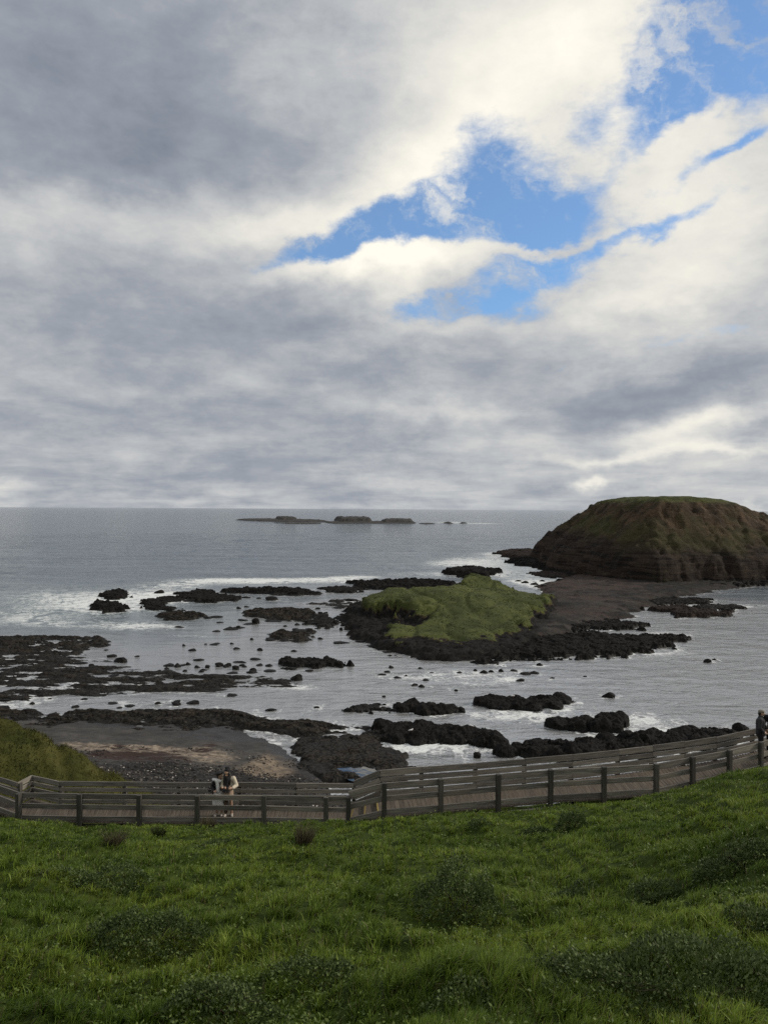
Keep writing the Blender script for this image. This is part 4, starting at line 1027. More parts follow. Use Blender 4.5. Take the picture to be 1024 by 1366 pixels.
tag(link('sea', make_mesh('sea', V, fa, M_SEA, {'foam': foam.ravel(), 'rough': rough.ravel(), 'shoal_sheen': shoal_sheen.ravel(), 'teal': teal.ravel()})),
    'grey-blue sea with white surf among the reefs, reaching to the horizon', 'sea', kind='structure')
# ------------------------------------------------------------------ boardwalk survey (photo x, rail-top y, drop of the rail top below the eye)
def rail_point(px, py, drop):
    x, y, dz = ray(px, py); t = -drop / dz
    return x * t, y * t
# near railing posts, left flight then right flight
DECK_L, DECK_R = 10.3, 10.0
NEAR_L = [rail_point(x, y, DECK_L - 0.9) for x, y in [(-58, 1028), (28, 1058), (108, 1059), (187, 1060), (264, 1060.5), (353, 1061), (435, 1062.5), (465, 1063)]]
NEAR_R = [rail_point(x, y, dr - 1.1) for x, y, dr in [(512, 1044, 10), (587, 1038.3, 10), (663, 1032, 10), (733, 1026.3, 10), (804, 1022.6, 10), (873, 1018.4, 9.98), (921.5, 1009, 9.92), (970, 1000, 9.86), (1012, 989.8, 9.8)]]
ex, ey = NEAR_R[-1]
for k in range(1, 8): NEAR_R.append((ex + 1.62 * k, ey + 1.05 * k))
for k in range(1, 5): NEAR_L.insert(0, (NEAR_L[0][0] - 1.72, NEAR_L[0][1] + 0.95))
FAR_L = [rail_point(x, y, DECK_L - 0.85) for x, y in [(-60, 1019), (24, 1043.5), (43, 1034), (80, 1042), (166, 1043), (207 + 32, 1043.5), (320, 1044), (395, 1044.5), (472, 1045)]]
FAR_R = [rail_point(x, y, dr - 0.95) for x, y, dr in [(507, 1027, 10), (563, 1023, 10), (635, 1017.5, 10), (700, 1012, 10), (763, 1006.5, 10), (825, 1000, 10), (870, 994.5, 9.97), (912, 989, 9.93), (955, 983, 9.87), (1005, 972.5, 9.8)]]
ex, ey = FAR_R[-1]
for k in range(1, 8): FAR_R.append((ex + 1.62 * k, ey + 1.0 * k))
for k in range(1, 5): FAR_L.insert(0, (FAR_L[0][0] - 1.72, FAR_L[0][1] + 0.95))
DR_R = [10, 10, 10, 10, 10, 9.98, 9.92, 9.86, 9.8, 9.75, 9.7, 9.65, 9.6, 9.55, 9.5, 9.45]
DF_R = [10, 10, 10, 10, 10, 10, 9.97, 9.93, 9.87, 9.8, 9.75, 9.7, 9.65, 9.6, 9.55, 9.5, 9.45]

# ------------------------------------------------------------------ hillside under the viewer
_nx = np.array([p[0] / p[1] for p in NEAR_L + NEAR_R]); _ny = np.array([p[1] for p in NEAR_L + NEAR_R])
_gx = np.array([(x - 512) / F for x in (-60, 0, 108, 264, 465, 512, 587, 663, 733, 804, 873, 921, 970, 1012, 1090)])
_gy = np.array([1060, 1086, 1096.5, 1097.5, 1093.5, 1089.5, 1083.5, 1079.5, 1073.5, 1067.5, 1058.5, 1044.5, 1028.5, 1019.5, 1003])
def near_line(th): return np.interp(th, _nx, _ny)
def ground_drop_at_fence(th):
    Yn = near_line(th) - 0.05
    return np.interp(th, _gx, (_gy - 679 - 5.4 * _gx) / F) * Yn + 0.16
D0 = 1.68
def ground_z(X, Y):
    X = np.asarray(X, float); Y = np.asarray(Y, float)
    th = np.clip(X / np.maximum(Y, 8.0), -0.56, 0.57)
    Yn = near_line(th); gd = ground_drop_at_fence(th)
    t = Y / Yn
    drop = D0 + (gd - D0) * t
    calm = ss((1.0 - t) / 0.10)                       # settles to the survey at the fence
    hum = 0.22 * fbm(X / 3.4, Y / 2.6, 3, 0.5, 1001) + 0.16 * fbm(X / 0.95, Y / 0.8, 3, 0.5, 1011)
    z = H - drop + hum * (0.25 + 0.75 * calm) * ss((Y + 2) / 5)
    far = Yn * 1.085
    z = np.where(Y > far, np.minimum(z, H - gd - 0.35 - 0.95 * (Y - far)), z - 0.25 * ss((t - 1.0) / 0.03))
    return np.maximum(z, -1.5)
def hill_hit(px, py):
    x, y, dz = [float(v) for v in ray(px, py)]
    lo, hi = 2.0, 40.0
    ts = np.linspace(2.0, 40.0, 1500)
    g = ground_z(x * ts, y * ts) - (H + dz * ts)
    k = int(np.argmax(g > 0)); t = ts[k]
    return x * t, y * t, float(ground_z(np.array([x * t]), np.array([y * t]))[0])

if 'hill' not in SKIP:
    for (xs, ys, nm) in [(np.arange(-34, 40, 0.16), np.arange(-6, 34, 0.16), 'hillside')]:
        X, Y = np.meshgrid(xs, ys)
        Z = ground_z(X, Y)
        V = np.stack([X, Y, Z], -1).reshape(-1, 3)
        tag(link('hillside', make_mesh('hillside', V, grid_faces(len(ys), len(xs)), M_TURF)), 'steep grassy hillside in the foreground running down to the boardwalk', 'hillside', kind='structure')
    xs = np.arange(-70, 90, 0.8); ys = np.arange(33.9, 76, 0.8)
    X, Y = np.meshgrid(xs, ys); Z = ground_z(X, Y)
    # the bluff below the boardwalk flattens into the beach
    V = np.stack([X, Y, Z], -1).reshape(-1, 3)
    f_ = grid_faces(len(ys), len(xs), Z > -1.3)
    V, f_, _ = compact(V, f_, {})
    tag(link('bluff', make_mesh('bluff', V, f_, M_TURF)), 'grassy bluff falling from the boardwalk to the beach', 'hillside', kind='structure')

# headland spur on the left, beyond the boardwalk
def head_z(X, Y):
    zr = np.interp(X, [-45, -32, -24, -20.9, -20.1, -19.3, -18.3, -17, -15.5, -14.3, -11.5, -8, -3, 4], H - np.array([4.5, 8.0, 10.6, 11.55, 11.9, 12.3, 12.7, 13.3, 13.95, 14.7, 16.4, 18.4, 21.5, 27]))
    r = 42 + 1.0 * fbm(X / 7, 0 * X, 2, 0.5, 1101)
    front = (r - Y)
    z = zr - np.where(front > 0, 0.10 * front + 0.010 * front ** 2, 0.75 * -front + 0.02 * front ** 2)
    z = z + 0.22 * fbm(X / 2.2 + Y / 5, Y / 2.4, 4, 0.55, 1121) * ss((Y - 27) / 3) - 0.25 * (1 - ss(np.abs(perlin((X + 0.6 * Y) / 2.6, Y / 9, 1133)) / 0.25))
    return z
if 'hill' not in SKIP:
    xs = np.arange(-60, 6, 0.22); ys = np.arange(27.4, 66, 0.22)
    X, Y = np.meshgrid(xs, ys)
    th = X / Y
    Z = np.minimum(head_z(X, Y), np.where(Y < near_line(np.clip(th, -.56, .57)) * 1.09 + 6, H - 10.9 - 0.35 * np.clip(Y - 27.3, 0, 2), 99))
    V = np.stack([X, Y, Z], -1).reshape(-1, 3)
    f_ = grid_faces(len(ys), len(xs), Z > -0.8)
    V, f_, _ = compact(V, f_, {})
    tag(link('headland', make_mesh('headland', V, f_, M_HEAD)), 'yellow-green grassy headland slope at the left beyond the boardwalk', 'headland', kind='structure')

# ------------------------------------------------------------------ grass
def blades(bx, by, bz, length, width, lean, tint, name, label, droop=0.55, kind='stuff', base_pt=None):
    """three-joint curved blades; lean (n,2) is where the tip blows to"""
    n = len(bx)
    a = rng.uniform(0, 2 * math.pi, n)
    # blade flat roughly across its lean with some scatter
    sx, sy = np.cos(a), np.sin(a)
    base = np.stack([bx, by, bz], -1)
    up = np.stack([lean[:, 0] * .35, lean[:, 1] * .35, np.ones(n)], -1)
    up /= np.linalg.norm(up, axis=1)[:, None]
    mid = base + up * (length * 0.58)[:, None]
    tipd = np.stack([lean[:, 0], lean[:, 1], 1 - droop * np.hypot(lean[:, 0], lean[:, 1])], -1)
    tipd /= np.linalg.norm(tipd, axis=1)[:, None]
    tip = mid + tipd * (length * 0.5)[:, None]
    side = np.stack([sx, sy, np.zeros(n)], -1) * (width / 2)[:, None]
    V = np.stack([base - side, base + side, mid - side * .75, mid + side * .75, tip], 1)
    Fc = np.array([(0, 1, 3), (0, 3, 2), (2, 3, 4)])
    Fc = (Fc[None] + 5 * np.arange(n)[:, None, None]).reshape(-1, 3)
    T = np.repeat(tint[:, None, :], 5, 1)
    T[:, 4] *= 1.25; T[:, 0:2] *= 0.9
    V = V.reshape(-1, 3)
    me = make_mesh(name, V, Fc, M_GRASS, {'tint': T.reshape(-1, 3)}, smooth=True)
    return me

def grass_tint(n, X, Y):
    g = np.clip(0.5 + 0.9 * fbm(X / 3.0, Y / 2.0, 3, 0.5, 1201) + rng.normal(0, 0.22, n), 0, 1)[:, None]
    c = np.array([0.062, 0.108, 0.013]) * (1 - g) + np.array([0.165, 0.225, 0.033]) * g
    c = c * rng.uniform(0.7, 1.3, (n, 1))
    dry = rng.uniform(0, 1, n) < 0.05
    c[dry] = np.array([0.17, 0.15, 0.075]) * rng.uniform(0.6, 1.2, (dry.sum(), 1))
    return c
if 'grass' not in SKIP:
    N = 520000
    r = np.exp(rng.uniform(math.log(3.4), math.log(30.5), N)); th = rng.uniform(-0.60, 0.60, N)
    # the flanks outside the view are planted too
    M_ = 150000
    r2 = np.exp(rng.uniform(math.log(2.6), math.log(30.5), M_)); sgn = np.where(rng.uniform(0, 1, M_) < .5, -1, 1)
    r = np.concatenate([r, r2]); th = np.concatenate([th, np.arctan(sgn * (0.68 + rng.uniform(0, 1, M_) * np.maximum(5.5 / r2, 0.25)))]); N += M_
    # clumping: pull most blades towards tussock centres on a jittered lattice
    X = r * np.tan(th); Y = r
    cell = 0.10 + 0.011 * r
    lc = np.exp(np.round(np.log(cell) * 2) / 2)
    cx = (np.floor(X / lc) + 0.5 + 0.35 * np.sin(np.floor(Y / lc) * 12.9 + np.floor(X / lc) * 78.2)) * lc
    cy = (np.floor(Y / lc) + 0.5 + 0.35 * np.sin(np.floor(Y / lc) * 39.3 + np.floor(X / lc) * 11.1)) * lc
    pull = rng.uniform(0.1, 0.75, N)
    ox, oy = X - cx, Y - cy
    X = X - ox * pull; Y = Y - oy * pull
    thn = X / np.maximum(Y, 1)
    lim = near_line(np.clip(thn, -.56, .57)) - 0.10
    k = (Y < lim) & (Y > 2.5)
    X, Y, ox, oy, r = X[k], Y[k], ox[k], oy[k], r[k]; n = len(X)
    Z = ground_z(X, Y) - 0.01
    tall = np.clip(0.62 + 0.75 * fbm(X / 1.5, Y / 1.1, 3, 0.55, 1231), 0.22, 1.5)
    lenf = (0.052 + 0.082 * tall) * rng.uniform(0.5, 1.35, n)
    edge = ss((near_line(np.clip(X / Y, -.56, .57)) - Y) / 1.2)
    lenf *= 0.5 + 0.5 * edge
    wind = 0.75 + 0.8 * fbm(X / 2.2, Y / 1.6, 3, 0.5, 1241)
    ang = 0.3 + 1.6 * fbm(X / 3.5, Y / 2.5, 2, 0.5, 1251)
    lean = np.stack([wind * np.cos(ang) * 0.8 + ox * 2.6 + rng.normal(0, 0.5, n), wind * np.sin(ang) * 0.5 + oy * 2.6 + rng.normal(0, 0.5, n)], -1)
    w_ = 0.0042 + 0.00075 * r
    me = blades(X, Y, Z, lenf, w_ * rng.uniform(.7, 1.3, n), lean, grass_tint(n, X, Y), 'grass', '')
    tag(link('grass', me), 'dense wind-blown green grass covering the foreground hillside', 'grass', kind='stuff')
    # small broad leaves of clover and dock between the blades
    n = 60000
    r = np.exp(rng.uniform(math.log(3.6), math.log(29), n)); th = rng.uniform(-0.6, 0.6, n)
    X = r * np.tan(th); Y = r
    pn = fbm(X / 1.8, Y / 1.3, 3, .55, 1271)
    k = (Y < near_line(np.clip(X / np.maximum(Y, 1), -.56, .57)) - 0.15) & (rng.uniform(-0.5, 0.9, n) < pn)
    X, Y, r = X[k], Y[k], r[k]; n = len(X)
    Z = ground_z(X, Y) + rng.uniform(0.03, 0.15, n)
    L = (0.008 + 0.0009 * r) * rng.uniform(.6, 1.5, n)
    d1 = rng.normal(0, 1, (n, 3)) * [1, 1, .45] + [0, 0, .35]; d1 /= np.linalg.norm(d1, axis=1)[:, None]
    d2 = np.cross(d1, rng.normal(size=(n, 3)) + [0, 0, 1.5]); d2 /= np.linalg.norm(d2, axis=1)[:, None]
    P = np.stack([X, Y, Z], -1); L = L[:, None]
    V = np.stack([P - d1 * L, P + d2 * L * .55, P + d1 * L, P - d2 * L * .55], 1).reshape(-1, 3)
    g = rng.uniform(0, 1, (n, 1))
    tint = np.array([0.045, 0.076, 0.016]) * (1 - g) + np.array([0.110, 0.150, 0.036]) * g
    tag(link('clover', make_mesh('clover', V, np.arange(4 * n).reshape(-1, 4), M_SHRUB, {'tint': np.repeat(tint, 4, 0)}, smooth=False)),
        'small broad leaves scattered among the grass of the foreground slope', 'ground cover', kind='stuff')
    # grass of the headland
    n = 46000
    X = rng.uniform(-34, -6, n); Y = rng.uniform(29, 46, n)
    Z = np.minimum(head_z(X, Y), np.where(Y < near_line(np.clip(X / Y, -.56, .57)) * 1.09 + 6, H - 10.9 - 0.35 * np.clip(Y - 27.3, 0, 2), 99)) - 0.03
    pn = fbm(X / 2.2, Y / 2.2, 3, .5, 1301)
    k = rng.uniform(-0.9, 0.9, n) < pn + 0.35
    X, Y, Z, pn = X[k], Y[k], Z[k], pn[k]; n = len(X)
    g = np.clip(0.5 + 0.8 * fbm(X / 4, Y / 4, 3, .5, 1311) + rng.normal(0, .2, n), 0, 1)[:, None]
    tint = (np.array([0.040, 0.050, 0.012]) * (1 - g) + np.array([0.115, 0.108, 0.034]) * g) * rng.uniform(.7, 1.3, (n, 1))
    lean = np.stack([0.7 + rng.normal(0, .4, n), -0.3 + rng.normal(0, .4, n)], -1)
    me = blades(X, Y, Z, rng.uniform(0.15, 0.40, n) * (0.8 + 0.4 * pn), rng.uniform(.02, .05, n), lean, tint, 'headland_grass', '')
    tag(link('grass', me), 'yellowish tussock grass on the left headland beyond the boardwalk', 'grass', kind='stuff')

# ------------------------------------------------------------------ shrubs in the grass
def shrub(px, py, wpx, hpx, label, depth=0.8, leaf=0.03, dens=1.0, pale=0.5, seed=0, group=None):
    i_dome = seed in (0, 3)
    r_ = np.random.default_rng(2000 + seed)
    x, y, z = hill_hit(px, py)
    dist = math.sqrt(x * x + y * y + (H - z) ** 2)
    rx = wpx / F * dist / 2; hh = hpx / F * dist * (1.0 if i_dome else 0.72); ry = rx * depth
    leaf = max(leaf, dist * 0.0016)
    n = int(min(9000, dens * 2.6 * (rx * ry * 3.14 + 3.0 * (rx + ry) * hh) / (leaf * leaf)))
    n = max(n, 900)
    a = r_.uniform(0, 6.283, n); rad = np.sqrt(r_.uniform(0, 1, n))
    lump = 1 + 0.30 * perlin(np.cos(a) * 1.7 + seed, np.sin(a) * 1.7, seed)
    X = np.cos(a) * rad * rx * lump; Y = np.sin(a) * rad * ry * lump
    dome = np.sqrt(np.clip(1 - rad ** 2.2, 0, 1))
    bump = 0.75 + 0.55 * fbm((X / rx) * 2.1 + seed, (Y / ry) * 2.1, 3, .5, seed + 40)
    Zl = hh * dome * bump * r_.uniform(0.55, 1.05, n) ** 0.6 + r_.uniform(0, .05, n)
    P = np.stack([X, Y, Zl], -1)
    # each leaf: a rhombus along a random upward direction
    d1 = np.stack([X / rx * 0.7, Y / ry * 0.7, np.full(n, 0.75)], -1) + r_.normal(0, 0.55, (n, 3)); d1 /= np.linalg.norm(d1, axis=1)[:, None]
    d2 = np.cross(d1, r_.normal(size=(n, 3))); d2 /= np.linalg.norm(d2, axis=1)[:, None]
    L = leaf * r_.uniform(0.6, 1.4, n)[:, None]
    V = np.stack([P, P + d1 * L * .5 + d2 * L * .30, P + d1 * L, P + d1 * L * .5 - d2 * L * .30], 1).reshape(-1, 3)
    Fq = np.arange(4 * n).reshape(-1, 4)
    g = np.clip(r_.beta(1.6, 2.6, n) + 0.25 * (pale - 0.5), 0, 1)[:, None]
    tint = np.array([0.028, 0.048, 0.013]) * (1 - g) + np.array([0.135, 0.180, 0.062]) * g
    root = empty('shrub', (x, y, z - 0.02), label, 'shrub', group)
    gz = ground_z(V[:, 0] + x, V[:, 1] + y) - z
    V[:, 2] += gz * 0.9
    link('leaves', make_mesh('leaves', V, Fq, M_SHRUB, {'tint': np.repeat(tint, 4, 0)}, smooth=False), root)
    # woody stems
    sv = []; sf = []
    for k in range(9):
        b = r_.uniform(0, 6.28); e = np.array([math.cos(b) * rx * .6, math.sin(b) * ry * .6, hh * r_.uniform(.35, .7)])
        q = np.array([math.cos(b) * .03, math.sin(b) * .03, 0.0]); t_ = 0.008 + 0.004 * hh
        for s_, pt, w_ in ((0, q, t_), (1, (q + e) / 2 + np.array([0, 0, hh * .12]), t_ * .7), (2, e, t_ * .35)):
            for m_ in range(4): sv.append(pt + w_ * np.array([math.cos(m_ * 1.5708), math.sin(m_ * 1.5708), 0]))
        o = k * 12
        for lv in (0, 4):
            for m_ in range(4): sf.append((o + lv + m_, o + lv + (m_ + 1) % 4, o + lv + 4 + (m_ + 1) % 4, o + lv + 4 + m_))
    link('stems', make_mesh('stems', np.array(sv), np.array(sf), M_STEM), root)
    return root
M_STEM = mat_plain('woody_stem', (0.035, 0.026, 0.018), 0.9, 0.2)
if 'shrub' not in SKIP:
    S = [
     (618, 1224, 112, 58, 'rounded dome-shaped dark shrub with pale leaf tips standing alone in the middle of the grass', .8, .028, 1.0, .6),
     (205, 1262, 140, 52, 'wide dark leafy shrub left of centre with grass growing through its lower edge', .7, .028, 1.0, .5),
     (992, 1158, 108, 48, 'big dark shrub cut by the right edge of the view, halfway up the slope', .7, .03, 1.0, .35),
     (760, 1112, 42, 28, 'small upright dark bush, the taller of two below the right boardwalk', .8, .03, 1.0, .25),
     (713, 1116, 40, 16, 'low dark bush just left of the small upright one below the right boardwalk', .8, .03, 1.0, .25),
     (868, 1200, 56, 24, 'compact dark shrub between the dome shrub and the big shrub at the right edge', .8, .028, 1.0, .45),
     (765, 1204, 60, 18, 'flat dark shrub to the right of the dome-shaped shrub', .8, .028, .9, .45),
     (135, 1180, 120, 20, 'long low dark shrub patch on the left part of the slope', .5, .03, .8, .4),
     (905, 1330, 300, 70, 'large spreading grey-green shrub mat filling the lower right corner', .55, .026, .9, .62),
     (760, 1310, 130, 40, 'grey-green shrub mound touching the left side of the lower right mat', .6, .026, .8, .55),
     (300, 1350, 150, 48, 'low leafy shrub mound at the bottom edge, left of centre', .6, .024, .8, .55),
     (420, 1310, 110, 36, 'low leafy shrub mound just behind the one at the bottom edge', .6, .024, .7, .55),
     (1000, 1245, 60, 34, 'pale-tipped shrub against the right edge above the large mat', .8, .026, .9, .62),
     (640, 1100, 30, 9, 'small leafy clump in the grass right below the middle of the right boardwalk', .8, .03, .9, .5),
     (295, 1128, 60, 10, 'faint dark shrub clump in the grass below the couple on the boardwalk', .7, .03, .8, .3),
     (620, 1340, 90, 26, 'small leafy clump at the bottom edge in the centre of the view', .7, .024, .7, .6),
    ]
    for i, (px, py, wq, hq, lb, dp, lf, dn, pa) in enumerate(S):
        shrub(px, py, wq, hq, lb, dp, lf, dn, pa, i)
    # dry brown tufts
    for i, (px, py, lb, L) in enumerate([(153, 1130, 'brown dead grass tuft on the left of the slope below the railing', .38), (405, 1124, 'brown dead grass tuft leaning right, near the middle of the slope top', .42),
                                         (277, 1103, 'small straw-coloured tuft at the foot of the railing beside the couple', .30), (211, 1116, 'dark tuft of rough grass between the brown tuft and the couple', .30)]):
        r_ = np.random.default_rng(i + 50); x, y, z = hill_hit(px, py); n = 240
        a = r_.uniform(0, 6.28, n); q = np.sqrt(r_.uniform(0, 1, n)) * 0.15
        X = np.cos(a) * q * 1.3; Y = np.sin(a) * q
        lean = np.stack([np.cos(a) * q * 4 + 0.35, np.sin(a) * q * 4], -1) + r_.normal(0, .25, (n, 2))
        tint = (np.array([0.090, 0.078, 0.048]) if i != 3 else np.array([0.035, 0.045, 0.016])) * r_.uniform(.4, 1.5, (n, 1))
        me = blades(X, Y, np.zeros(n) - 0.02, L * r_.uniform(.5, 1.2, n), np.full(n, .013), lean, tint, 'grass_tuft', '')
        o = link('grass_tuft', me); o.location = (x, y, z); tag(o, lb, 'grass tuft')
# ------------------------------------------------------------------ boardwalk
def ramp3(p, z): return Vector((p[0], p[1], z))
def lerp2(a, b, t): return (a[0] + (b[0] - a[0]) * t, a[1] + (b[1] - a[1]) * t)
def along(poly, zs):
    d = [0.0]
    for i in range(1, len(poly)): d.append(d[-1] + math.hypot(poly[i][0] - poly[i - 1][0], poly[i][1] - poly[i - 1][1]))
    d = np.array(d)
    P = np.array(poly); zs = np.array(zs, float)
    return d, lambda u: (np.interp(u * d[-1], d, P[:, 0]), np.interp(u * d[-1], d, P[:, 1]), np.interp(u * d[-1], d, zs))

def deck(near, zn, far, zf, parent, overhang=0.06):
    dn, fn = along(near, zn); df, ff = along(far, zf)
    B = Boxes(); n = int(max(dn[-1], df[-1]) / 0.155)
    for i in range(n):
        u = (i + 0.5) / n
        a = Vector(fn(u)); b = Vector(ff(u)); d = (b - a).normalized()
        w_ = min(dn[-1], df[-1]) / n * 0.94
        B.beam(a - d * overhang + Vector((0, 0, -0.02 + rng.uniform(-.004, .004))), b + d * overhang + Vector((0, 0, -0.02)), (0, 0, 1), w_ * 1.03, 0.04)
    return B.build('deck', M_DECK, parent)

walk = empty('boardwalk', (0, 26.0, H - DECK_L), 'weathered timber boardwalk with a short stair crossing below the grass slope', 'boardwalk')
zL, zR = H - DECK_L, H - DECK_R
deck(NEAR_L, [zL] * len(NEAR_L), FAR_L, [zL] * len(FAR_L), walk)
deck(NEAR_R, [H - d_ for d_ in DR_R], FAR_R, [H - d_ for d_ in DF_R], walk)
# stair between the two flights
nA, nB = NEAR_L[-1], NEAR_R[0]; fA, fB = FAR_L[-1], FAR_R[0]
for k, (u0, u1, z_) in enumerate([(0.0, 0.42, zL + 0.10), (0.42, 0.85, zL + 0.20), (0.85, 1.0, zR)]):
    B = Boxes(); a0 = lerp2(nA, nB, u0); a1 = lerp2(nA, nB, u1); b0 = lerp2(fA, fB, u0); b1 = lerp2(fA, fB, u1)
    wd_ = math.hypot(a1[0] - a0[0], a1[1] - a0[1])
    B.beam(ramp3(lerp2(a0, a1, .5), z_ - .02), ramp3(lerp2(b0, b1, .5), z_ - .02), (0, 0, 1), wd_ * 0.98, 0.04)
    tread = B.build('stair_tread', M_DECK, walk)
    B = Boxes()
    B.beam(ramp3(lerp2(a0, a1, 0.06), z_ - 0.05), ramp3(lerp2(b0, b1, 0.06), z_ - 0.05), (0, 0, 1), 0.05, 0.115)
    ns = B.build('nosing', M_NOSE); ns.parent = tread; ns.location = -Vector(walk.matrix_basis.translation)
# bearers below the near edge: a round log under the right flight, a board under the left one
def log(points, rad, name, mat, parent, seg=10):
    V = []; Fq = []; G = []
    for i, p in enumerate(points):
        q = points[min(i + 1, len(points) - 1)]; o = points[max(i - 1, 0)]
        d = (Vector(q) - Vector(o)).normalized(); sd = d.cross(Vector((0, 0, 1))).normalized(); u = sd.cross(d)
        for k in range(seg):
            a = 2 * math.pi * k / seg
            V.append(Vector(p) + sd * (math.cos(a) * rad) + u * (math.sin(a) * rad)); G.append((i * 2.0, math.cos(a) * .1, math.sin(a) * .1))
    for i in range(len(points) - 1):
        for k in range(seg): Fq.append((i * seg + k, i * seg + (k + 1) % seg, (i + 1) * seg + (k + 1) % seg, (i + 1) * seg + k))
    V = np.array([tuple(v) for v in V]) - np.array(parent.matrix_basis.translation)
    return link(name, make_mesh(name, V, np.array(Fq), mat, {'grain': np.array(G), 'tone': np.full(len(V), .6)}), parent)
log([(p[0], p[1] - 0.02, H - d_ - 0.30) for p, d_ in zip(NEAR_R, DR_R)], 0.13, 'bearer_log', M_RAIL, walk)
B = Boxes()
for a, b in zip(NEAR_L[:-1], NEAR_L[1:]): B.beam(ramp3(a, zL - .20), ramp3(b, zL - .20), (0, 0, 1), 0.07, 0.20)
B.build('bearer_board', M_POST, walk)
B = Boxes()
for a, b, d_ in list(zip(FAR_L[:-1], FAR_L[1:], [DECK_L] * 20)) + list(zip(FAR_R[:-1], FAR_R[1:], DF_R)): B.beam(ramp3(a, H - d_ - .16), ramp3(b, H - d_ - .16), (0, 0, 1), 0.08, 0.22)
B.build('bearer_board', M_POST, walk)
# stumps carrying the far edge
for p, d_ in list(zip(FAR_L[::2], [DECK_L] * 20)) + list(zip(FAR_R[::2], DF_R[::2])):
    B = Boxes()
    B.beam((p[0], p[1] - .15, H - d_ - .05), (p[0], p[1] - .15, H - d_ - 3.0), (0, 1, 0), 0.16, 0.16)
    B.build('support_post', M_POST, walk)

# ------------------------------------------------------------------ railings
def fence(label, pts, zs, height, rails, post, post_side, rail_side, post_mat, rail_mat, overshoot=0.0):
    """pts with deck level zs; rails are (height above deck, board height); one mesh per post and per rail board"""
    c = pts[len(pts) // 2]
    root = empty('timber_fence', (c[0], c[1], zs[len(zs) // 2]), label, 'fence')
    n = len(pts)
    for i, (p, z) in enumerate(zip(pts, zs)):
        if i in post['skip']: continue
        a = pts[max(i - 1, 0)]; b = pts[min(i + 1, n - 1)]
        d = Vector((b[0] - a[0], b[1] - a[1], 0)).normalized(); nrm = Vector((d.y, -d.x, 0))       # towards the viewer
        q = Vector((p[0], p[1], 0)) + nrm * post_side
        B = Boxes()
        top = z + (height if not callable(height) else height(i)) + post['rise'] + rng.uniform(-.01, .015)
        B.beam(q + Vector((0, 0, z - post['down'])), q + Vector((rng.uniform(-.012, .012), rng.uniform(-.012, .012), top)), nrm, post['w'], post['w'])
        B.build('post', post_mat, root)
    for i in range(n - 1):
        p, q = Vector((pts[i][0], pts[i][1], 0)), Vector((pts[i + 1][0], pts[i + 1][1], 0))
        d = (q - p).normalized(); nrm = Vector((d.y, -d.x, 0)); L = (q - p).length
        for (hr, bh) in (rails(i) if callable(rails) else rails):
            B = Boxes(); j1, j2 = rng.uniform(-.012, .012, 2)
            a = p + nrm * rail_side + Vector((0, 0, zs[i] + hr + j1)); b = q + nrm * rail_side + Vector((0, 0, zs[i + 1] + hr + j2))
            e = (b - a).normalized() * 0.004
            B.beam(a + e, b - e, (0, 0, 1), 0.045, bh)
            B.build('rail', rail_mat, root)
    return root
near_pts = NEAR_L + NEAR_R; near_z = [zL] * len(NEAR_L) + [H - d_ for d_ in DR_R]
fence('nearer timber railing with square posts on its outer side, at the foot of the grass', near_pts, near_z, lambda i: 0.88 if i < len(NEAR_L) else 1.08,
      lambda i: [(0.815, 0.165), (0.47, 0.15), (0.09, 0.15)] if i < len(NEAR_L) - 1 else [(0.965, 0.21), (0.57, 0.17), (0.12, 0.17)], dict(w=0.145, rise=0.03, down=0.55, skip=()), 0.075, -0.025, M_POST, M_RAIL)
far_pts = FAR_L + FAR_R; far_z = [zL] * len(FAR_L) + [H - d_ for d_ in DF_R]
fence('farther timber railing of four boards along the seaward edge of the boardwalk', far_pts, far_z, lambda i: 0.85 if i < len(FAR_L) else 0.95,
      lambda i: [(0.77, 0.155), (0.57, 0.125), (0.37, 0.125), (0.16, 0.125)] if i < len(FAR_L) - 1 else [(0.84, 0.215), (0.60, 0.17), (0.365, 0.17), (0.14, 0.17)], dict(w=0.13, rise=-0.06, down=0.5, skip=()), -0.09, 0.0, M_POST, M_RAIL)
# ------------------------------------------------------------------ people
def cone_tube(p, q, r1, r2, n=14, m=5):
    """closed tapered capsule"""
    p = np.array(p, float); q = np.array(q, float); d = q - p; L = np.linalg.norm(d) + 1e-9; d /= L
    a = np.array([1, 0, 0]) if abs(d[0]) < .8 else np.array([0, 1, 0])
    u = np.cross(d, a); u /= np.linalg.norm(u); v = np.cross(d, u)
    rings = []
    for t in np.linspace(-math.pi / 2, 0, m): rings.append((p + d * math.sin(t) * r1, max(r1 * math.cos(t), 1e-4)))
    for t in np.linspace(0, math.pi / 2, m): rings.append((q + d * math.sin(t) * r2, max(r2 * math.cos(t), 1e-4)))
    th = np.linspace(0, 2 * math.pi, n, endpoint=False)
    V = np.concatenate([c + r * (np.cos(th)[:, None] * u + np.sin(th)[:, None] * v) for c, r in rings])
    k = len(rings); Q = []
    for i in range(k - 1):
        for j in range(n): Q.append((i * n + j, i * n + (j + 1) % n, (i + 1) * n + (j + 1) % n, (i + 1) * n + j))
    return V, Q, [tuple(range(n))[::-1], tuple((k - 1) * n + j for j in range(n))]
def ellipsoid(c, r, rot=0.0, n=18, m=12):
    V, Q, caps = cone_tube((0, 0, -1e-3), (0, 0, 1e-3), 1, 1, n, m // 2)
    V = V * np.array(r)
    ca, sa = math.cos(rot), math.sin(rot)
    V = np.stack([V[:, 0] * ca - V[:, 1] * sa, V[:, 0] * sa + V[:, 1] * ca, V[:, 2]], -1) + np.array(c)
    return V, Q, caps
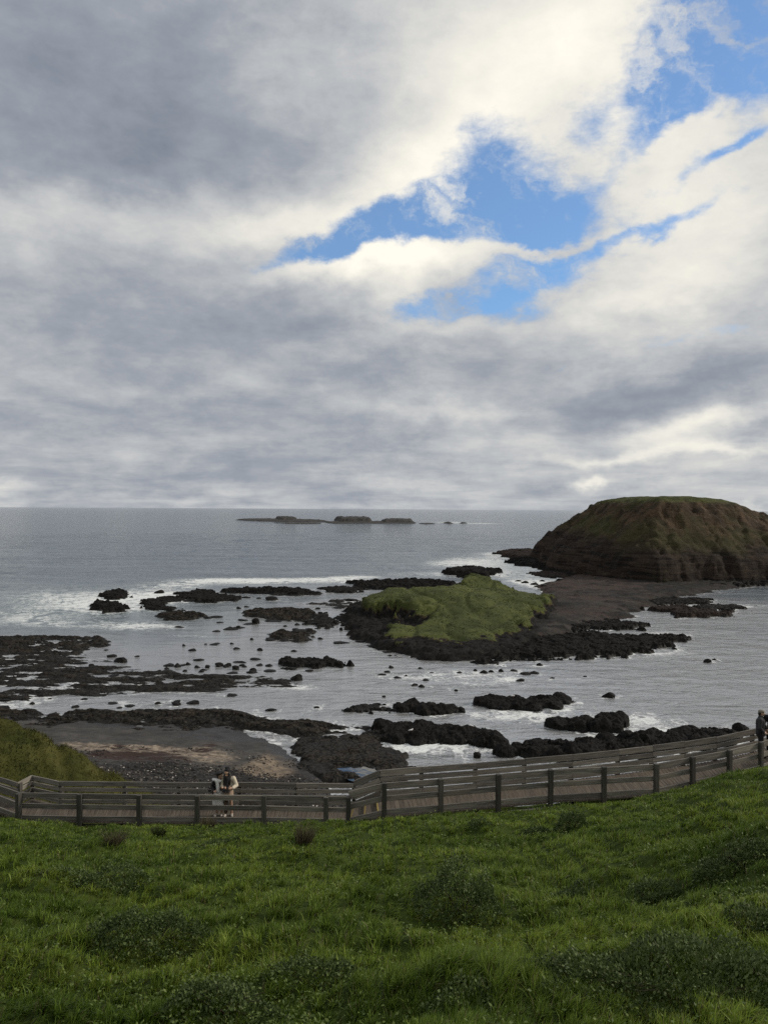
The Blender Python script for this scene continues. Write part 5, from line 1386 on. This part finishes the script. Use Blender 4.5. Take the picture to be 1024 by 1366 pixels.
def fuse(name, pieces, voxel, mat, parent, smooth_it=2, paint=None, mats=None):
    """one continuous surface grown over the overlapping pieces"""
    V = []; Fs = []; n = 0
    for v, q, c in pieces:
        V.append(v); Fs += [tuple(i + n for i in f) for f in list(q) + list(c)]; n += len(v)
    me = bpy.data.meshes.new(name); me.from_pydata([tuple(x) for x in np.concatenate(V)], [], Fs); me.update()
    o = bpy.data.objects.new(name, me); COL.objects.link(o)
    r = o.modifiers.new('r', 'REMESH'); r.mode = 'VOXEL'; r.voxel_size = voxel; r.use_smooth_shade = True
    if smooth_it:
        s_ = o.modifiers.new('s', 'SMOOTH'); s_.iterations = smooth_it; s_.factor = 0.5
    dg = bpy.context.evaluated_depsgraph_get(); dg.update()
    m2 = bpy.data.meshes.new_from_object(o.evaluated_get(dg)); m2.name = name
    bpy.data.objects.remove(o); bpy.data.meshes.remove(me)
    m2.materials.clear()
    for mm in (mats or [mat]): m2.materials.append(mm)
    co = np.empty(len(m2.polygons) * 3); m2.polygons.foreach_get('center', co); co = co.reshape(-1, 3)
    if paint is not None: m2.polygons.foreach_set('material_index', paint(co).astype(np.int32))
    m2.polygons.foreach_set('use_smooth', np.ones(len(m2.polygons), bool)); m2.update()
    return link(name, m2, parent)
def hand(w, d, up, side, curl=0.5, s=1.0):
    """palm and five fingers from the wrist w along d; side points to the thumb, up is the back of the hand"""
    w, d, up, side = (np.array(x, float) for x in (w, d, up, side))
    d /= np.linalg.norm(d); side = side - d * side.dot(d); side /= np.linalg.norm(side); up = np.cross(side, d); 
    out = []
    pc = w + d * 0.045 * s
    for k in (-1, 0, 1): out.append(cone_tube(w + side * k * .012 * s, w + d * .085 * s + side * k * .026 * s, .016 * s, .013 * s, 8, 3))
    for k, L in zip((1.5, .5, -.5, -1.5), (.070, .078, .072, .056)):
        b = w + d * .085 * s + side * k * .019 * s
        m1 = b + (d * math.cos(curl) - up * math.sin(curl)) * L * .55 * s
        t = m1 + (d * math.cos(curl * 2) - up * math.sin(curl * 2)) * L * .5 * s
        out += [cone_tube(b, m1, .0095 * s, .0085 * s, 8, 3), cone_tube(m1, t, .0085 * s, .007 * s, 8, 3)]
    b = w + d * .02 * s + side * .026 * s; m1 = b + (d * .6 + side * .8) * .042 * s; t = m1 + (d * .9 + side * .2 - up * .3) * .035 * s
    out += [cone_tube(b, m1, .012 * s, .010 * s, 8, 3), cone_tube(m1, t, .010 * s, .008 * s, 8, 3)]
    return out
def chain(pts): return [cone_tube(pts[i][0], pts[i + 1][0], pts[i][1], pts[i + 1][1]) for i in range(len(pts) - 1)]
def arm(sh, elb, wr, r=(.048, .038, .026)): return chain([(sh, r[0]), (elb, r[1]), (wr, r[2])])
def leg(hip, knee, ank, toe, r=(.078, .052, .036)):
    heel = np.array(ank) + np.array([0, 0, -.045])
    return chain([(hip, r[0]), (knee, r[1]), (np.array(knee) * .6 + np.array(ank) * .4 + np.array([0, .012, 0]), r[1] * .98), (ank, r[2])]) + chain([(heel, .036), (toe, .030)])
def head_parts(c, yaw, pitch=0.0, s=1.0):
    """skull, jaw, nose, ears, neck top; yaw 0 looks at the viewer (-y), positive turns to the viewer's right"""
    f = np.array([math.sin(yaw) * math.cos(pitch), -math.cos(yaw) * math.cos(pitch), math.sin(pitch)]); sd = np.array([math.cos(yaw), math.sin(yaw), 0]); u = np.cross(sd, -f); u = u / np.linalg.norm(u)
    if u[2] < 0: u = -u
    c = np.array(c)
    P = [ellipsoid(c + u * .02 * s - f * .01 * s, (.076 * s, .095 * s, .098 * s), yaw), ellipsoid(c - u * .045 * s + f * .022 * s, (.058 * s, .066 * s, .066 * s), yaw)]
    P.append(cone_tube(c + f * .082 * s + u * .012 * s, c + f * .104 * s - u * .020 * s, .010 * s, .015 * s, 8, 4))
    P.append(cone_tube(c + f * .080 * s - u * .058 * s, c + f * .080 * s - u * .062 * s, .014 * s, .012 * s, 8, 4))
    for k in (-1, 1): P.append(ellipsoid(c + sd * k * .078 * s - u * .01 * s, (.012 * s, .02 * s, .03 * s), yaw))
    marks = [(c + f * .085 * s + u * .016 * s + sd * k * .032 * s, .012 * s, 1) for k in (-1, 1)] + [(c + f * .088 * s - u * .044 * s + sd * k * .011 * s, .012 * s, 2) for k in (-1, 0, 1)]
    return P, marks, (f, sd, u)
M_SKIN = mat_plain('skin', (0.36, 0.23, 0.165), 0.55, 0.4, .12)
M_EYE = mat_plain('eye_dark', (0.02, 0.015, 0.012), 0.3, 0.5, .1)
M_LIP = mat_plain('lips', (0.26, 0.10, 0.085), 0.5, 0.4, .1)
M_HAIR = mat_plain('black_hair', (0.012, 0.010, 0.009), 0.55, 0.4, .4, 60)
M_CREAM = mat_plain('cream_wool', (0.52, 0.47, 0.38), 0.9, 0.2, .15)
M_WHITE = mat_plain('white_cotton', (0.55, 0.55, 0.55), 0.9, 0.2, .1)
M_BLACK = mat_plain('black_cloth', (0.013, 0.013, 0.015), 0.85, 0.25, .4)
M_NAVY = mat_plain('dark_grey_cloth', (0.028, 0.029, 0.033), 0.85, 0.25, .3)
M_BEIGE = mat_plain('beige_cloth', (0.30, 0.225, 0.17), 0.9, 0.2, .2)
M_BROWN_C = mat_plain('brown_cloth', (0.10, 0.070, 0.055), 0.9, 0.2, .3)
M_GREY = mat_plain('grey_knit', (0.20, 0.18, 0.155), 0.95, 0.2, .3, 90)
M_SHOE = mat_plain('pale_shoe', (0.34, 0.31, 0.28), 0.7, 0.3, .15)
def mat_floral(name):
    m, t, p = material(name)
    v = t.voronoi(t.new('ShaderNodeTexCoord').outputs['Object'], 17.0)
    n = t.noise(t.new('ShaderNodeTexCoord').outputs['Object'], 30.0, 3)
    c = t.mix(t.mapr(t.math('ADD', v, t.math('MULTIPLY', n, 0.3)), 0.30, 0.46), rgb(0.34, 0.30, 0.27), rgb(0.014, 0.013, 0.016))
    t.put(p.inputs['Base Color'], c); p.inputs['Roughness'].default_value = 0.85
    return m
M_FLORAL = mat_floral('floral_black_cloth')
def person_body(root, pieces, marks, voxel=.010):
    def paint(co):
        k = np.zeros(len(co))
        for c, r, i in marks: k[np.linalg.norm(co - c, axis=1) < r] = i
        return k
    return fuse('body', pieces, voxel, M_SKIN, root, 2, paint, [M_SKIN, M_EYE, M_LIP])
def skirt(name, rings, mat, parent, n=40, fold=.06, folds=9, seed=0):
    """lofted cloth: rings of (cx, cy, z, rx, ry)"""
    th = np.linspace(0, 2 * math.pi, n, endpoint=False); V = []; Q = []
    for i, (cx, cy, z, rx, ry) in enumerate(rings):
        k = 1 + fold * (i / max(1, len(rings) - 1)) * np.sin(th * folds + seed + .6 * i)
        V.append(np.stack([cx + rx * k * np.cos(th), cy + ry * k * np.sin(th), np.full(n, z) + .01 * np.sin(th * 3 + seed)], -1))
    for i in range(len(rings) - 1):
        for j in range(n): Q.append((i * n + j, i * n + (j + 1) % n, (i + 1) * n + (j + 1) % n, (i + 1) * n + j))
    return link(name, make_mesh(name, np.concatenate(V), np.array(Q), mat), parent)

if 'people' not in SKIP:
    # --- the couple on the lower flight
    zD = H - DECK_L
    A = empty('person', (-5.45, 25.70, zD), 'shorter dark-haired person in white collar and floral black coat leaning towards a companion', 'person', 'couple on the lower boardwalk')
    hp, mk, _ = head_parts((.045, -.09, 1.395), .75, -.45)
    body = hp + chain([((.03, -.06, 1.33), .05), ((.0, -.02, 1.22), .058), ((-.02, 0, 1.12), .125), ((-.03, .02, .95), .115), ((-.03, .02, .82), .125)])
    body += chain([((-.15, .0, 1.19), .055), ((.12, -.01, 1.19), .055)])
    body += arm((-.18, 0, 1.18), (-.235, -.04, .94), (-.13, -.20, .88)) + hand((-.13, -.20, .88), (.8, -.5, .1), (0, 0, 1), (.3, .4, .6), .7)
    body += arm((.14, -.02, 1.18), (.16, -.10, .95), (.13, -.25, 1.0)) + hand((.13, -.25, 1.0), (.4, -.4, .6), (0, -.6, .4), (-.6, 0, .5), .8)
    body += leg((-.10, .02, .80), (-.10, -.01, .46), (-.09, .03, .085), (-.13, -.12, .035)) + leg((.04, .02, .80), (.06, -.01, .46), (.07, .04, .085), (.09, -.11, .035))
    person_body(A, body, mk)
    fuse('hair', [ellipsoid((.028, -.085, 1.455), (.098, .112, .085), .75), ellipsoid((-.015, -.075, 1.415), (.075, .095, .095), .75), ellipsoid((-.03, -.04, 1.36), (.06, .08, .08)), ellipsoid((.03, -.14, 1.465), (.06, .05, .04), .75)], .010, M_HAIR, A)
    fuse('coat', chain([((-.02, .0, 1.16), .135), ((-.03, .02, .95), .135), ((-.03, .03, .78), .15)]) + arm((-.18, 0, 1.19), (-.24, -.03, .95), (-.17, -.16, .89), (.068, .060, .05)) + arm((.14, 0, 1.18), (.165, -.08, .96), (.145, -.20, .99), (.065, .056, .047)) + chain([((-.15, .04, .85), .09), ((-.17, .06, .56), .075)]), .012, M_FLORAL, A)
    fuse('collar', chain([((-.20, -.02, 1.215), .05), ((-.06, -.08, 1.20), .07), ((.06, -.10, 1.20), .05)]) + chain([((-.05, -.11, 1.20), .055), ((-.02, -.125, .98), .06), ((-.02, -.12, .84), .06)]), .012, M_WHITE, A)
    skirt('skirt', [(-.03, .01, .88, .145, .14), (-.03, .0, .70, .165, .16), (-.03, .0, .52, .185, .17), (-.02, .0, .40, .20, .18)], M_WHITE, A, seed=1)
    for sx, sy, tx, ty in ((-.09, .02, -.13, -.12), (.07, .03, .09, -.11)):
        fuse('shoe', chain([((sx, sy + .02, .045), .046), ((tx, ty, .036), .040)]), .010, M_SHOE, A, 1)
    bag = empty('shoulder_bag', (-5.715, 25.60, zD + .92), 'small black patterned shoulder bag hanging at the left side of the shorter person', 'bag')
    fuse('pouch', [ellipsoid((0, 0, 0), (.105, .06, .11)), ellipsoid((.03, 0, -.04), (.09, .06, .08))], .010, M_FLORAL, bag)
    V = []; Q = []
    sp = [(.02, 0, .09), (.06, -.03, .18), (.10, -.05, .27), (.13, 0.02, .31)]
    fuse('strap', chain([(p_, .012) for p_ in sp]), .008, M_BLACK, bag, 1)

    B_ = empty('person', (-5.155, 25.68, zD), 'taller person in black knit hat, black scarf and cream jacket beside a shorter companion', 'person', 'couple on the lower boardwalk')
    hp, mk, _ = head_parts((-.03, -.055, 1.455), -.28, -.38)
    body = hp + chain([((-.02, -.02, 1.39), .05), ((.0, .0, 1.29), .058), ((.01, .01, 1.18), .125), ((.02, .02, 1.0), .108), ((.02, .02, .88), .125)])
    body += chain([((-.14, .01, 1.27), .055), ((.16, .01, 1.27), .055)])
    body += arm((.17, .01, 1.26), (.265, .0, 1.03), (.16, -.20, 1.0)) + hand((.16, -.20, 1.0), (-.7, -.5, .1), (0, 0, 1), (0, .3, .8), .7)
    body += arm((-.15, .0, 1.26), (-.19, -.06, 1.02), (-.08, -.23, 1.02)) + hand((-.08, -.23, 1.02), (.6, -.5, .2), (0, 0, 1), (0, .3, .8), .8)
    body += leg((-.06, .02, .86), (-.08, -.01, .48), (-.075, .03, .085), (-.10, -.13, .035)) + leg((.09, .02, .86), (.10, -.01, .48), (.115, .04, .085), (.15, -.11, .035))
    person_body(B_, body, mk)
    fuse('hair', [ellipsoid((-.025, -.035, 1.47), (.092, .10, .10)), ] + chain([((-.10, -.05, 1.42), .042), ((-.11, -.11, 1.22), .045), ((-.10, -.13, 1.10), .03)]) + chain([((.06, -.05, 1.42), .042), ((.08, -.11, 1.24), .048), ((.08, -.13, 1.10), .035)]), .010, M_HAIR, B_)
    fuse('knit_hat', [ellipsoid((-.025, -.03, 1.545), (.096, .105, .075)), ellipsoid((-.035, -.02, 1.60), (.066, .07, .06)), ellipsoid((.01, -.02, 1.615), (.04, .045, .045)), ellipsoid((-.07, -.02, 1.615), (.04, .045, .045))], .010, M_BLACK, B_)
    fuse('jacket', chain([((-.13, .015, 1.24), .085), ((.15, .015, 1.24), .085)]) + chain([((.01, .03, 1.18), .135), ((.02, .04, .98), .13)]) + arm((.18, .01, 1.26), (.275, .0, 1.03), (.19, -.15, 1.0), (.075, .068, .055)) + arm((-.15, .0, 1.25), (-.195, -.05, 1.02), (-.11, -.18, 1.01), (.07, .06, .05)), .012, M_CREAM, B_)
    fuse('scarf', chain([((-.09, -.07, 1.33), .055), ((-.01, -.11, 1.30), .06), ((.07, -.06, 1.33), .055)]) + chain([((.0, -.125, 1.28), .065), ((-.03, -.15, 1.10), .07), ((-.04, -.14, .95), .06)]), .012, M_BLACK, B_)
    skirt('skirt', [(.02, .01, 1.0, .13, .125), (.02, .0, .85, .155, .145), (.02, .0, .66, .165, .15), (.02, .0, .58, .17, .155)], M_BEIGE, B_, seed=2, folds=7)
    fuse('legging', chain([((-.07, .01, .60), .085), ((-.075, .0, .42), .075), ((-.075, .025, .12), .06)]), .012, M_BROWN_C, B_)
    for sx, sy, tx, ty in ((-.075, .02, -.10, -.13), (.115, .03, .15, -.11)):
        fuse('shoe', chain([((sx, sy + .02, .045), .046), ((tx, ty, .036), .040)]), .010, M_SHOE, B_, 1)
    bag = empty('handbag', (-5.175, 25.46, zD + .97), 'dark patterned handbag held in front by the taller person in the knit hat', 'bag')
    fuse('pouch', [ellipsoid((0, 0, 0), (.12, .05, .10)), ellipsoid((0, 0, -.05), (.13, .055, .07))], .010, M_FLORAL, bag)
    fuse('strap', chain([((-.09, 0, .06), .011), ((-.05, .01, .13), .011), ((.05, .01, .13), .011), ((.09, 0, .06), .011)]), .008, M_BLACK, bag, 1)

    # --- two walkers at the right edge of the view
    def walker(loc, yaw, label, cap, coat, trouser, hood=False, hgt=1.0):
        R = empty('person', loc, label, 'person', 'dark-clad walkers at the right end of the boardwalk')
        R.rotation_euler = (0, 0, yaw); R.scale = (hgt,) * 3
        hp, mk, _ = head_parts((0, -.02, 1.64), .0, -.12)
        body = hp + chain([((0, .0, 1.56), .055), ((0, .015, 1.47), .062), ((0, .015, 1.32), .14), ((0, .02, 1.1), .125), ((0, .02, .95), .135)]) + chain([((-.17, .015, 1.44), .06), ((.17, .015, 1.44), .06)])
        body += arm((-.20, .015, 1.43), (-.27, .03, 1.14), (-.20, -.12, .98)) + hand((-.20, -.12, .98), (.5, -.6, -.4), (0, 0, 1), (.5, 0, .6), .6)
        body += arm((.20, .015, 1.43), (.27, .03, 1.14), (.20, -.12, .98)) + hand((.20, -.12, .98), (-.5, -.6, -.4), (0, 0, 1), (-.5, 0, .6), .6)
        body += leg((-.09, .02, .92), (-.10, -.02, .50), (-.11, .03, .09), (-.14, -.15, .04), (.09, .06, .042)) + leg((.09, .02, .92), (.10, -.01, .50), (.10, .05, .09), (.12, -.13, .04), (.09, .06, .042))
        person_body(R, body, mk)
        fuse('hair', [ellipsoid((0, .01, 1.665), (.086, .092, .09)), ellipsoid((0, .05, 1.62), (.075, .06, .09))], .010, M_HAIR, R)
        fuse('cap', [ellipsoid((0, -.005, 1.715), (.098, .112, .062)), ellipsoid((0, .0, 1.69), (.094, .105, .05))] + ([cone_tube((-.05, -.10, 1.695), (.05, -.10, 1.695), .018, .018)] if not hood else [ellipsoid((0, .05, 1.62), (.10, .08, .13))]), .010, cap, R)
        fuse('jacket', chain([((-.17, .02, 1.42), .085), ((.17, .02, 1.42), .085)]) + chain([((0, .015, 1.50), .085), ((0, .02, 1.32), .165), ((0, .02, 1.08), .16), ((0, .02, .88), .17)]) + arm((-.21, .015, 1.42), (-.29, .03, 1.14), (-.22, -.09, 1.0), (.082, .07, .055)) + arm((.21, .015, 1.42), (.29, .03, 1.14), (.22, -.09, 1.0), (.082, .07, .055)), .013, coat, R)
        fuse('trousers', leg((-.09, .02, .92), (-.10, -.02, .50), (-.11, .03, .13), (-.11, .03, .09), (.115, .085, .065)) + leg((.09, .02, .92), (.10, -.01, .50), (.10, .05, .13), (.10, .05, .09), (.115, .085, .065)), .013, trouser, R)
        for a, b in (((-.11, .05, .05), (-.14, -.15, .045)), ((.10, .07, .05), (.12, -.13, .045))): fuse('shoe', chain([(a, .05), (b, .045)]), .010, M_BLACK, R, 1)
        return R
    zW = H - 9.78
    x1, y1 = 15.02, 30.55
    walker((x1, y1, zW), math.radians(62), 'walker in grey flat cap and dark grey jacket at the far right railing', M_GREY, M_NAVY, M_BLACK, False, 1.06)
    walker((x1 + .50, y1 + .12, zW + .02), math.radians(-20), 'hooded walker all in black, half cut off by the right edge of the view', M_BLACK, M_BLACK, M_BLACK, True, 1.07)

# ------------------------------------------------------------------ gulls resting on the near rocks
if 'people' not in SKIP:
    bpy.context.view_layer.update()
    dg_ = bpy.context.evaluated_depsgraph_get()
    M_GULL = mat_plain('white_plumage', (0.72, 0.72, 0.72), 0.8, 0.2, .05); M_WING = mat_plain('grey_wing', (0.30, 0.31, 0.33), 0.8, 0.2, .1); M_BEAK = mat_plain('red_beak', (0.40, 0.07, 0.04), 0.5, 0.3, .1)
    def gull(px, py, yaw, label):
        x, y, z = [float(v) for v in ray(px, py)]
        d_ = Vector((x, y, z)).normalized()
        hit, loc, *_ = SC.ray_cast(dg_, Vector((0, 0, H)) + d_ * 40, d_)
        if not hit or loc.z < 0.1: return
        hit2, loc2, *_ = SC.ray_cast(dg_, loc + Vector((0, 0.2, 3)), Vector((0, 0, -1)))
        R = empty('gull', (loc2 if hit2 else loc), label, 'gull'); R.rotation_euler = (0, 0, yaw); R.scale = (1.15,) * 3
        body = [ellipsoid((0, 0, .17), (.19, .085, .085)), ellipsoid((.12, 0, .20), (.09, .07, .08)), ellipsoid((.19, 0, .29), (.05, .042, .045))] + chain([((.12, 0, .20), .065), ((.18, 0, .28), .040)]) + chain([((-.12, 0, .16), .06), ((-.30, 0, .14), .018)])
        fuse('body', body, .012, M_GULL, R)
        for k in (-1, 1): fuse('wing', chain([((.06, k * .075, .20), .045), ((-.14, k * .065, .18), .035), ((-.32, k * .03, .16), .012)]), .010, M_WING, R, 1)
        fuse('beak', chain([((.23, 0, .285), .014), ((.29, 0, .275), .006)]), .006, M_BEAK, R, 0)
        for k in (-1, 1): fuse('leg', chain([((0, k * .035, .12), .009), ((.01, k * .035, .0), .008)]), .006, M_BEAK, R, 0)
    gull(548, 976, 0.4, 'white gull resting low on the boulder ridge left of the bay, nearer the beach')
    gull(629, 971, 2.6, 'white gull perched near the seaward end of the boulder ridge')
    gull(684, 931, 0.2, 'white gull standing on the long rock bank in the near bay')
